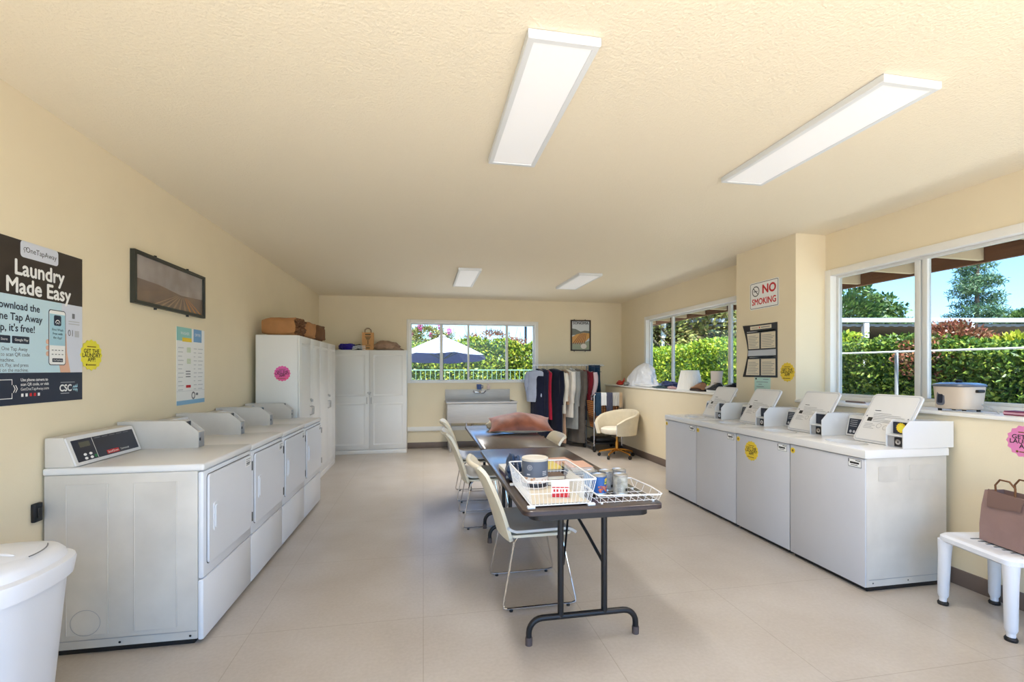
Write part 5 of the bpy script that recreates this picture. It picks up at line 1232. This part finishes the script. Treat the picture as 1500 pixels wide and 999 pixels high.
# info chart
t = thing('info_chart', 'tall pale instruction chart with blue footer on the left wall', 'poster', (xl(3.95)+.001,3.952,1.145)); t.scale = (1,1.044,1.043); W_, H_ = .43,.575
mb = MB(); mb.rrect(Mw,0,0,W_,H_,.004,0,.0015,0); mb.rect(Mw,0,H_-.10,.22,H_,.002,1); mb.rect(Mw,.25,H_-.10,.38,H_,.002,2); mb.rect(Mw,.08,H_-.105,.22,H_-.075,.0025,3); mb.rect(Mw,0,0,W_,.032,.002,4)
mb.text('WASHER', Mw,.12,H_-.045,.032,.003,0); mb.text('DRYER', Mw,.315,H_-.045,.03,.003,0)
for i in range(2):
    for j in range(6): mb.ring(Mw,.155+.02*(j%3),.40-.085*i+.02*(j//3),.006,.009,.003,5,10)
for i in range(11):
    for u0, u1 in ((.02,.10),(.25,.30),(.32,.40)): mb.rect(Mw,u0,.42-.031*i,u1-.012*(i%3),.425-.031*i,.003,6)
for i in range(3): mb.rect(Mw,.13,.245-.02*i,.20,.252-.02*i,.003,7)
mb.rrect(Mw,.135,.125,.205,.145,.003,.002,.003,8); mb.rect(Mw,0,.10,W_,.102,.003,6); mb.ring(Mw,.245,.063,.018,.03,.003,7,18); mb.rect(Mw,.285,.062,.32,.08,.003,7)
mb.build('sheet', [M['white'], mat('chart_teal', (140,196,188), .4), mat('chart_blue', (110,160,206), .4), M['yellow'], mat('chart_footer', (128,178,214), .4), mat('chart_green', (160,192,96), .4), M['lightgrey'], M['grey'], M['red']], t, smooth=False)
# right pillar: no smoking sign, rules board, green sheet, sticker
MR = frame((0,0,0),(0,-1,0),(0,0,1)); XP = XL_+.0003
t = thing('no_smoking_sign', 'white NO SMOKING sign with red letters on the pillar', 'sign', (XP,4.523,2.054)); W_, H_ = .42,.285
mb = MB(); mb.rrect(MR,0,0,W_,H_,.02,0,.003,0)
pts = rr(.008,.008,W_-.008,H_-.008,.015); pin = rr(.013,.013,W_-.013,H_-.013,.012)
for i in range(len(pts)):
    j = (i+1) % len(pts); mb.poly([MR @ Vector((q[0],q[1],.0034)) for q in (pts[i],pts[j],pin[j],pin[i])], 1)
mb.build('plate', [M['white'], M['ink']], t, smooth=False)
mb = MB(); mb.text('NO', MR,.285,.195,.125,.0038,0,bold=.0045); mb.text('SMOKING', MR,.21,.075,.092,.0038,0,bold=.0022,sx=.86); mb.build('lettering', M['red'], t, smooth=False)
mb = MB(); mb.ring(MR,.09,.19,.046,.055,.0038,0); mb.rect(MR,.06,.186,.105,.194,.0036,0); mb.rect(MR,.108,.186,.118,.194,.0036,0)
a = R(-45); c, s_ = math.cos(a), math.sin(a); mb.poly([MR @ Vector((.09+x*c-y*s_,.19+x*s_+y*c,.0042)) for x, y in ((-.048,-.004),(.048,-.004),(.048,.004),(-.048,.004))], 0); mb.build('prohibition_symbol', M['ink'], t, smooth=False)
t = thing('rules_board', 'dark curled notice with four pale text panels on the pillar', 'notice', (XP,4.60,1.338)); W_, H_ = .48,.555
def curl(u, v):  # left edge curls away from the wall and bows inwards
    f = max(0, 1-u/.16); bow = .045*math.sin(PI*min(1,max(0,v/H_)))*f*f
    return Vector((-.004-.03*f*f*abs(2*v/H_-1.0), -(u+bow), v))
mb = MB(); mb.grid(lambda u, v: curl(u*W_, v*H_), 24, 24, 0); mb.build('sheet', [mat('notice_black', (40,38,42), .4)], t, solid=.0012)
def cpatch(mb, u0, v0, u1, v1, off, m, n=10):
    mb.grid(lambda a, b: curl(u0+(u1-u0)*a, v0+(v1-v0)*b)+Vector((-off,0,0)), n, 6, m)
mb = MB()
for u0, u1 in ((.035,.225),(.25,.455)):
    for v0, v1 in ((.02,.19),(.30,.465)): cpatch(mb,u0,v0,u1,v1,.002,0)
cpatch(mb,.09,H_-.052,.40,H_-.015,.002,0); cpatch(mb,.02,.225,.46,.285,.002,1)
for u0, u1 in ((.05,.21),(.265,.44)):
    for v0 in (.035,.315):
        for k in range(8): cpatch(mb,u0,v0+.017*k,u1-.02*((k*5)%3),v0+.0045+.017*k,.003,2,6)
for k in range(2): cpatch(mb,.06,.205-.0*k,.44,.212,.003,3,8); cpatch(mb,.04,.475,.45,.487,.003,3,8)
cpatch(mb,.22,H_-.042,.235,H_-.026,.003,4,2); cpatch(mb,.25,H_-.038,.38,H_-.03,.003,2,4); cpatch(mb,.11,H_-.038,.2,H_-.032,.003,2,4)
mb.build('text_panels', [mat('notice_cream', (222,210,186), .5), mat('notice_silver', (190,192,198), .4), M['grey'], M['lightgrey'], M['red']], t, smooth=False)
t = thing('green_notice', 'pale green sheet taped under the dark notice on the pillar', 'notice', (XP,4.455,1.05)); 
mb = MB(); mb.rrect(MR,0,0,.235,.286,.002,0,.001,0)
for k in range(9): mb.rect(MR,.03+.03*(k%2),.235-.024*k,.20-.03*((k*3)%4),.24-.024*k,.0016,1)
mb.rect(MR,.015,.262,.035,.28,.0016,2); mb.rect(MR,.13,.264,.21,.269,.0016,1); mb.build('sheet', [mat('pale_green_paper', (188,222,212), .6), M['grey'], M['ink']], t, smooth=False)
t = app_sticker(MR, 0,0,.096, M['yellow']); t.location = (XP,3.995,1.393); tag(t, 'yellow round sticker on the pillar beside the dark notice', 'sticker')
t = app_sticker(MR, 0,0,.10, mat('hazed_pink_sticker', (226,132,182), .5)); t.location = (XP,2.15,.995); tag(t, 'pink round sticker on the wall at the right edge below the ledge', 'sticker')  # pink paled to stand in for reflection haze over the sticker
# framed vineyard print on the back wall
MBk = frame((0,0,0),(1,0,0),(0,0,1))
t = thing('vineyard_print', 'small brown framed vineyard print on the back wall near the corner', 'picture', (2.765,YB-.001,1.772)); W_, H_ = .40,.592
mb = MB()
for a in ((0,0,W_,.024),(0,H_-.024,W_,H_),(0,.024,.024,H_-.024),(W_-.024,.024,W_,H_-.024)):
    mb.loft([[MBk @ Vector((u,v,q)) for u, v in ((a[0],a[1]),(a[2],a[1]),(a[2],a[3]),(a[0],a[3]))] for q in (.0,.028)])
mb.build('frame', mat('dark_brown_frame', (58,44,34), .45), t)
mb = MB(); mb.rect(MBk,.02,.02,W_-.02,H_-.02,.01,0); mb.poly([MBk @ Vector((u,v,.011)) for u, v in ((.02,.30),(.38,.33),(.38,.38),(.28,.39),(.2,.37),(.1,.42),(.02,.43))],1)
mb.poly([MBk @ Vector((u,v,.0115)) for u, v in ((.02,.13),(.24,.13),(.38,.26),(.38,.34),(.26,.35),(.12,.32),(.02,.26))],2)
for i in range(6): mb.poly([MBk @ Vector((u,v,.012)) for u, v in ((.03+.045*i,.13),(.05+.045*i,.13),(.205+.022*i,.335),(.195+.022*i,.335))],3)
mb.poly([MBk @ Vector((u,v,.0118)) for u, v in ((.02,.02),(.38,.02),(.38,.20),(.24,.16),(.02,.15))],4); mb.disc(MBk,.26,.09,.06,.0122,5,20,.05)
mb.text('SONOMA', MBk,.2,H_-.062,.072,.0125,6,bold=.001)
mb.build('print', [mat('pale_sky_print', (206,212,216), .4), mat('hill_print', (112,118,112), .4), mat('ochre_print', (214,160,88), .4), mat('row_print', (142,84,52), .4), mat('sage_print', (158,164,140), .4), mat('cream_print', (226,218,208), .4), M['ink']], t, smooth=False)
for u in (.07,.29):
    for v, s_ in ((0,-1),(H_,1)):
        mb = MB(); mb.cyl((u,-.012,v),(u,-.012,v+s_*.014),.008,10); mb.build('mirror_clip', M['black'], t)

# ------------------------------------------------------------------ ceiling lights
LAMP_W = 3.2
def ceiling_light(label, x0, x1, y0, y1, W=LAMP_W):
    t = thing('ceiling_light', label, 'light', ((x0+x1)/2,(y0+y1)/2,ZC), group='flat panel lights on the ceiling'); w, l = (x1-x0)/2, (y1-y0)/2
    mb = MB(); z0 = -.035
    mb.loft([[(p[0],p[1],z) for p in ((-w+i,-l+i),(w-i,-l+i),(w-i,l-i),(-w+i,l-i))] for z, i in ((-.002,0),(z0+.004,0),(z0,.004),(z0,.026),(z0+.004,.028),(z0+.004,.03))], 0, True, False); mb.build('frame', M['lampframe'], t, smooth=False)
    la = bpy.data.lights.new('panel_lamp', 'AREA'); la.shape = 'RECTANGLE'; la.size = w*2-.07; la.size_y = l*2-.07; la.energy = W; la.spread = R(112); la.color = (1,.985,.97)
    lo = bpy.data.objects.new('panel_lamp', la); COL.objects.link(lo); lo.parent = t; lo.location = (0,0,z0-.004)
    mb = MB(); mb.box((-w+.028,-l+.028,z0+.003),(w-.028,l-.028,z0+.008)); mb.build('diffuser', M['lamp'], t)
    return t
ceiling_light('flat white ceiling panel nearest the camera, above the tables', .39,.68,1.735,2.855)
ceiling_light('flat white ceiling panel nearest the near right window', 1.97,2.28,1.715,2.855)
ceiling_light('small-looking ceiling panel far down the middle of the room', 0.44,.735,5.98,7.19, 8)
ceiling_light('ceiling panel far down the room on the window side', 2.04,2.37,6.0,7.12, 8)

# ------------------------------------------------------------------ light, sky, camera
sd = Vector((-.12,-.8,0)).normalized(); el = R(58)
sl_ = bpy.data.lights.new('sun', 'SUN'); sl_.energy = 6.0; sl_.angle = R(.6); sl_.color = (1,.955,.885)
so = bpy.data.objects.new('sun', sl_); COL.objects.link(so)
to = Vector((sd.x*math.cos(el), sd.y*math.cos(el), math.sin(el))); so.rotation_euler = to.to_track_quat('Z','Y').to_euler(); so.location = to*30
w = bpy.data.worlds.new('World'); S.world = w; w.use_nodes = True; nt = w.node_tree
sk = nt.nodes.new('ShaderNodeTexSky'); sk.sky_type = 'NISHITA'; sk.sun_disc = False; sk.sun_elevation = el; sk.sun_rotation = math.atan2(sd.x, sd.y); sk.air_density = 1.0; sk.dust_density = .6; sk.ozone_density = 1.0
mxs = nt.nodes.new('ShaderNodeMix'); mxs.data_type = 'RGBA'; mxs.blend_type = 'MULTIPLY'; mxs.inputs['Factor'].default_value = 1; mxs.inputs[7].default_value = (.52,.78,1.06,1)
nt.links.new(sk.outputs['Color'], mxs.inputs[6]); nt.links.new(mxs.outputs[2], nt.nodes['Background'].inputs['Color']); nt.nodes['Background'].inputs['Strength'].default_value = .18
def portal(loc, rot, sx, sy):
    l = bpy.data.lights.new('portal', 'AREA'); l.shape = 'RECTANGLE'; l.size = sx; l.size_y = sy; l.cycles.is_portal = True
    o = bpy.data.objects.new('portal', l); COL.objects.link(o); o.location = loc; o.rotation_euler = rot
portal((.82,YF-.14,1.32),(R(90),0,0),4.95,2.45)          # front opening: faces +y
portal((3.94,2.18,1.73),(0,R(90),0),1.2,3.36)            # near right window: faces -x
portal((3.94,6.28,1.72),(0,R(90),0),1.17,2.67)
portal((.92,YB+.16,1.73),(R(-90),0,0),2.36,1.11)
cam = bpy.data.cameras.new('camera'); co = bpy.data.objects.new('camera', cam); COL.objects.link(co); S.camera = co
co.location = (0,0,H); co.rotation_euler = (R(90),0,-math.atan(130/690)); cam.sensor_width = 36; cam.lens = 690/1500*36
cam.shift_y = (541-499.5)/1500; cam.clip_start = .05; cam.clip_end = 300
S.view_settings.view_transform = 'Standard'; S.view_settings.look = 'None'; S.view_settings.gamma = 1; S.view_settings.use_curve_mapping = False
S.view_settings.exposure = 1.76
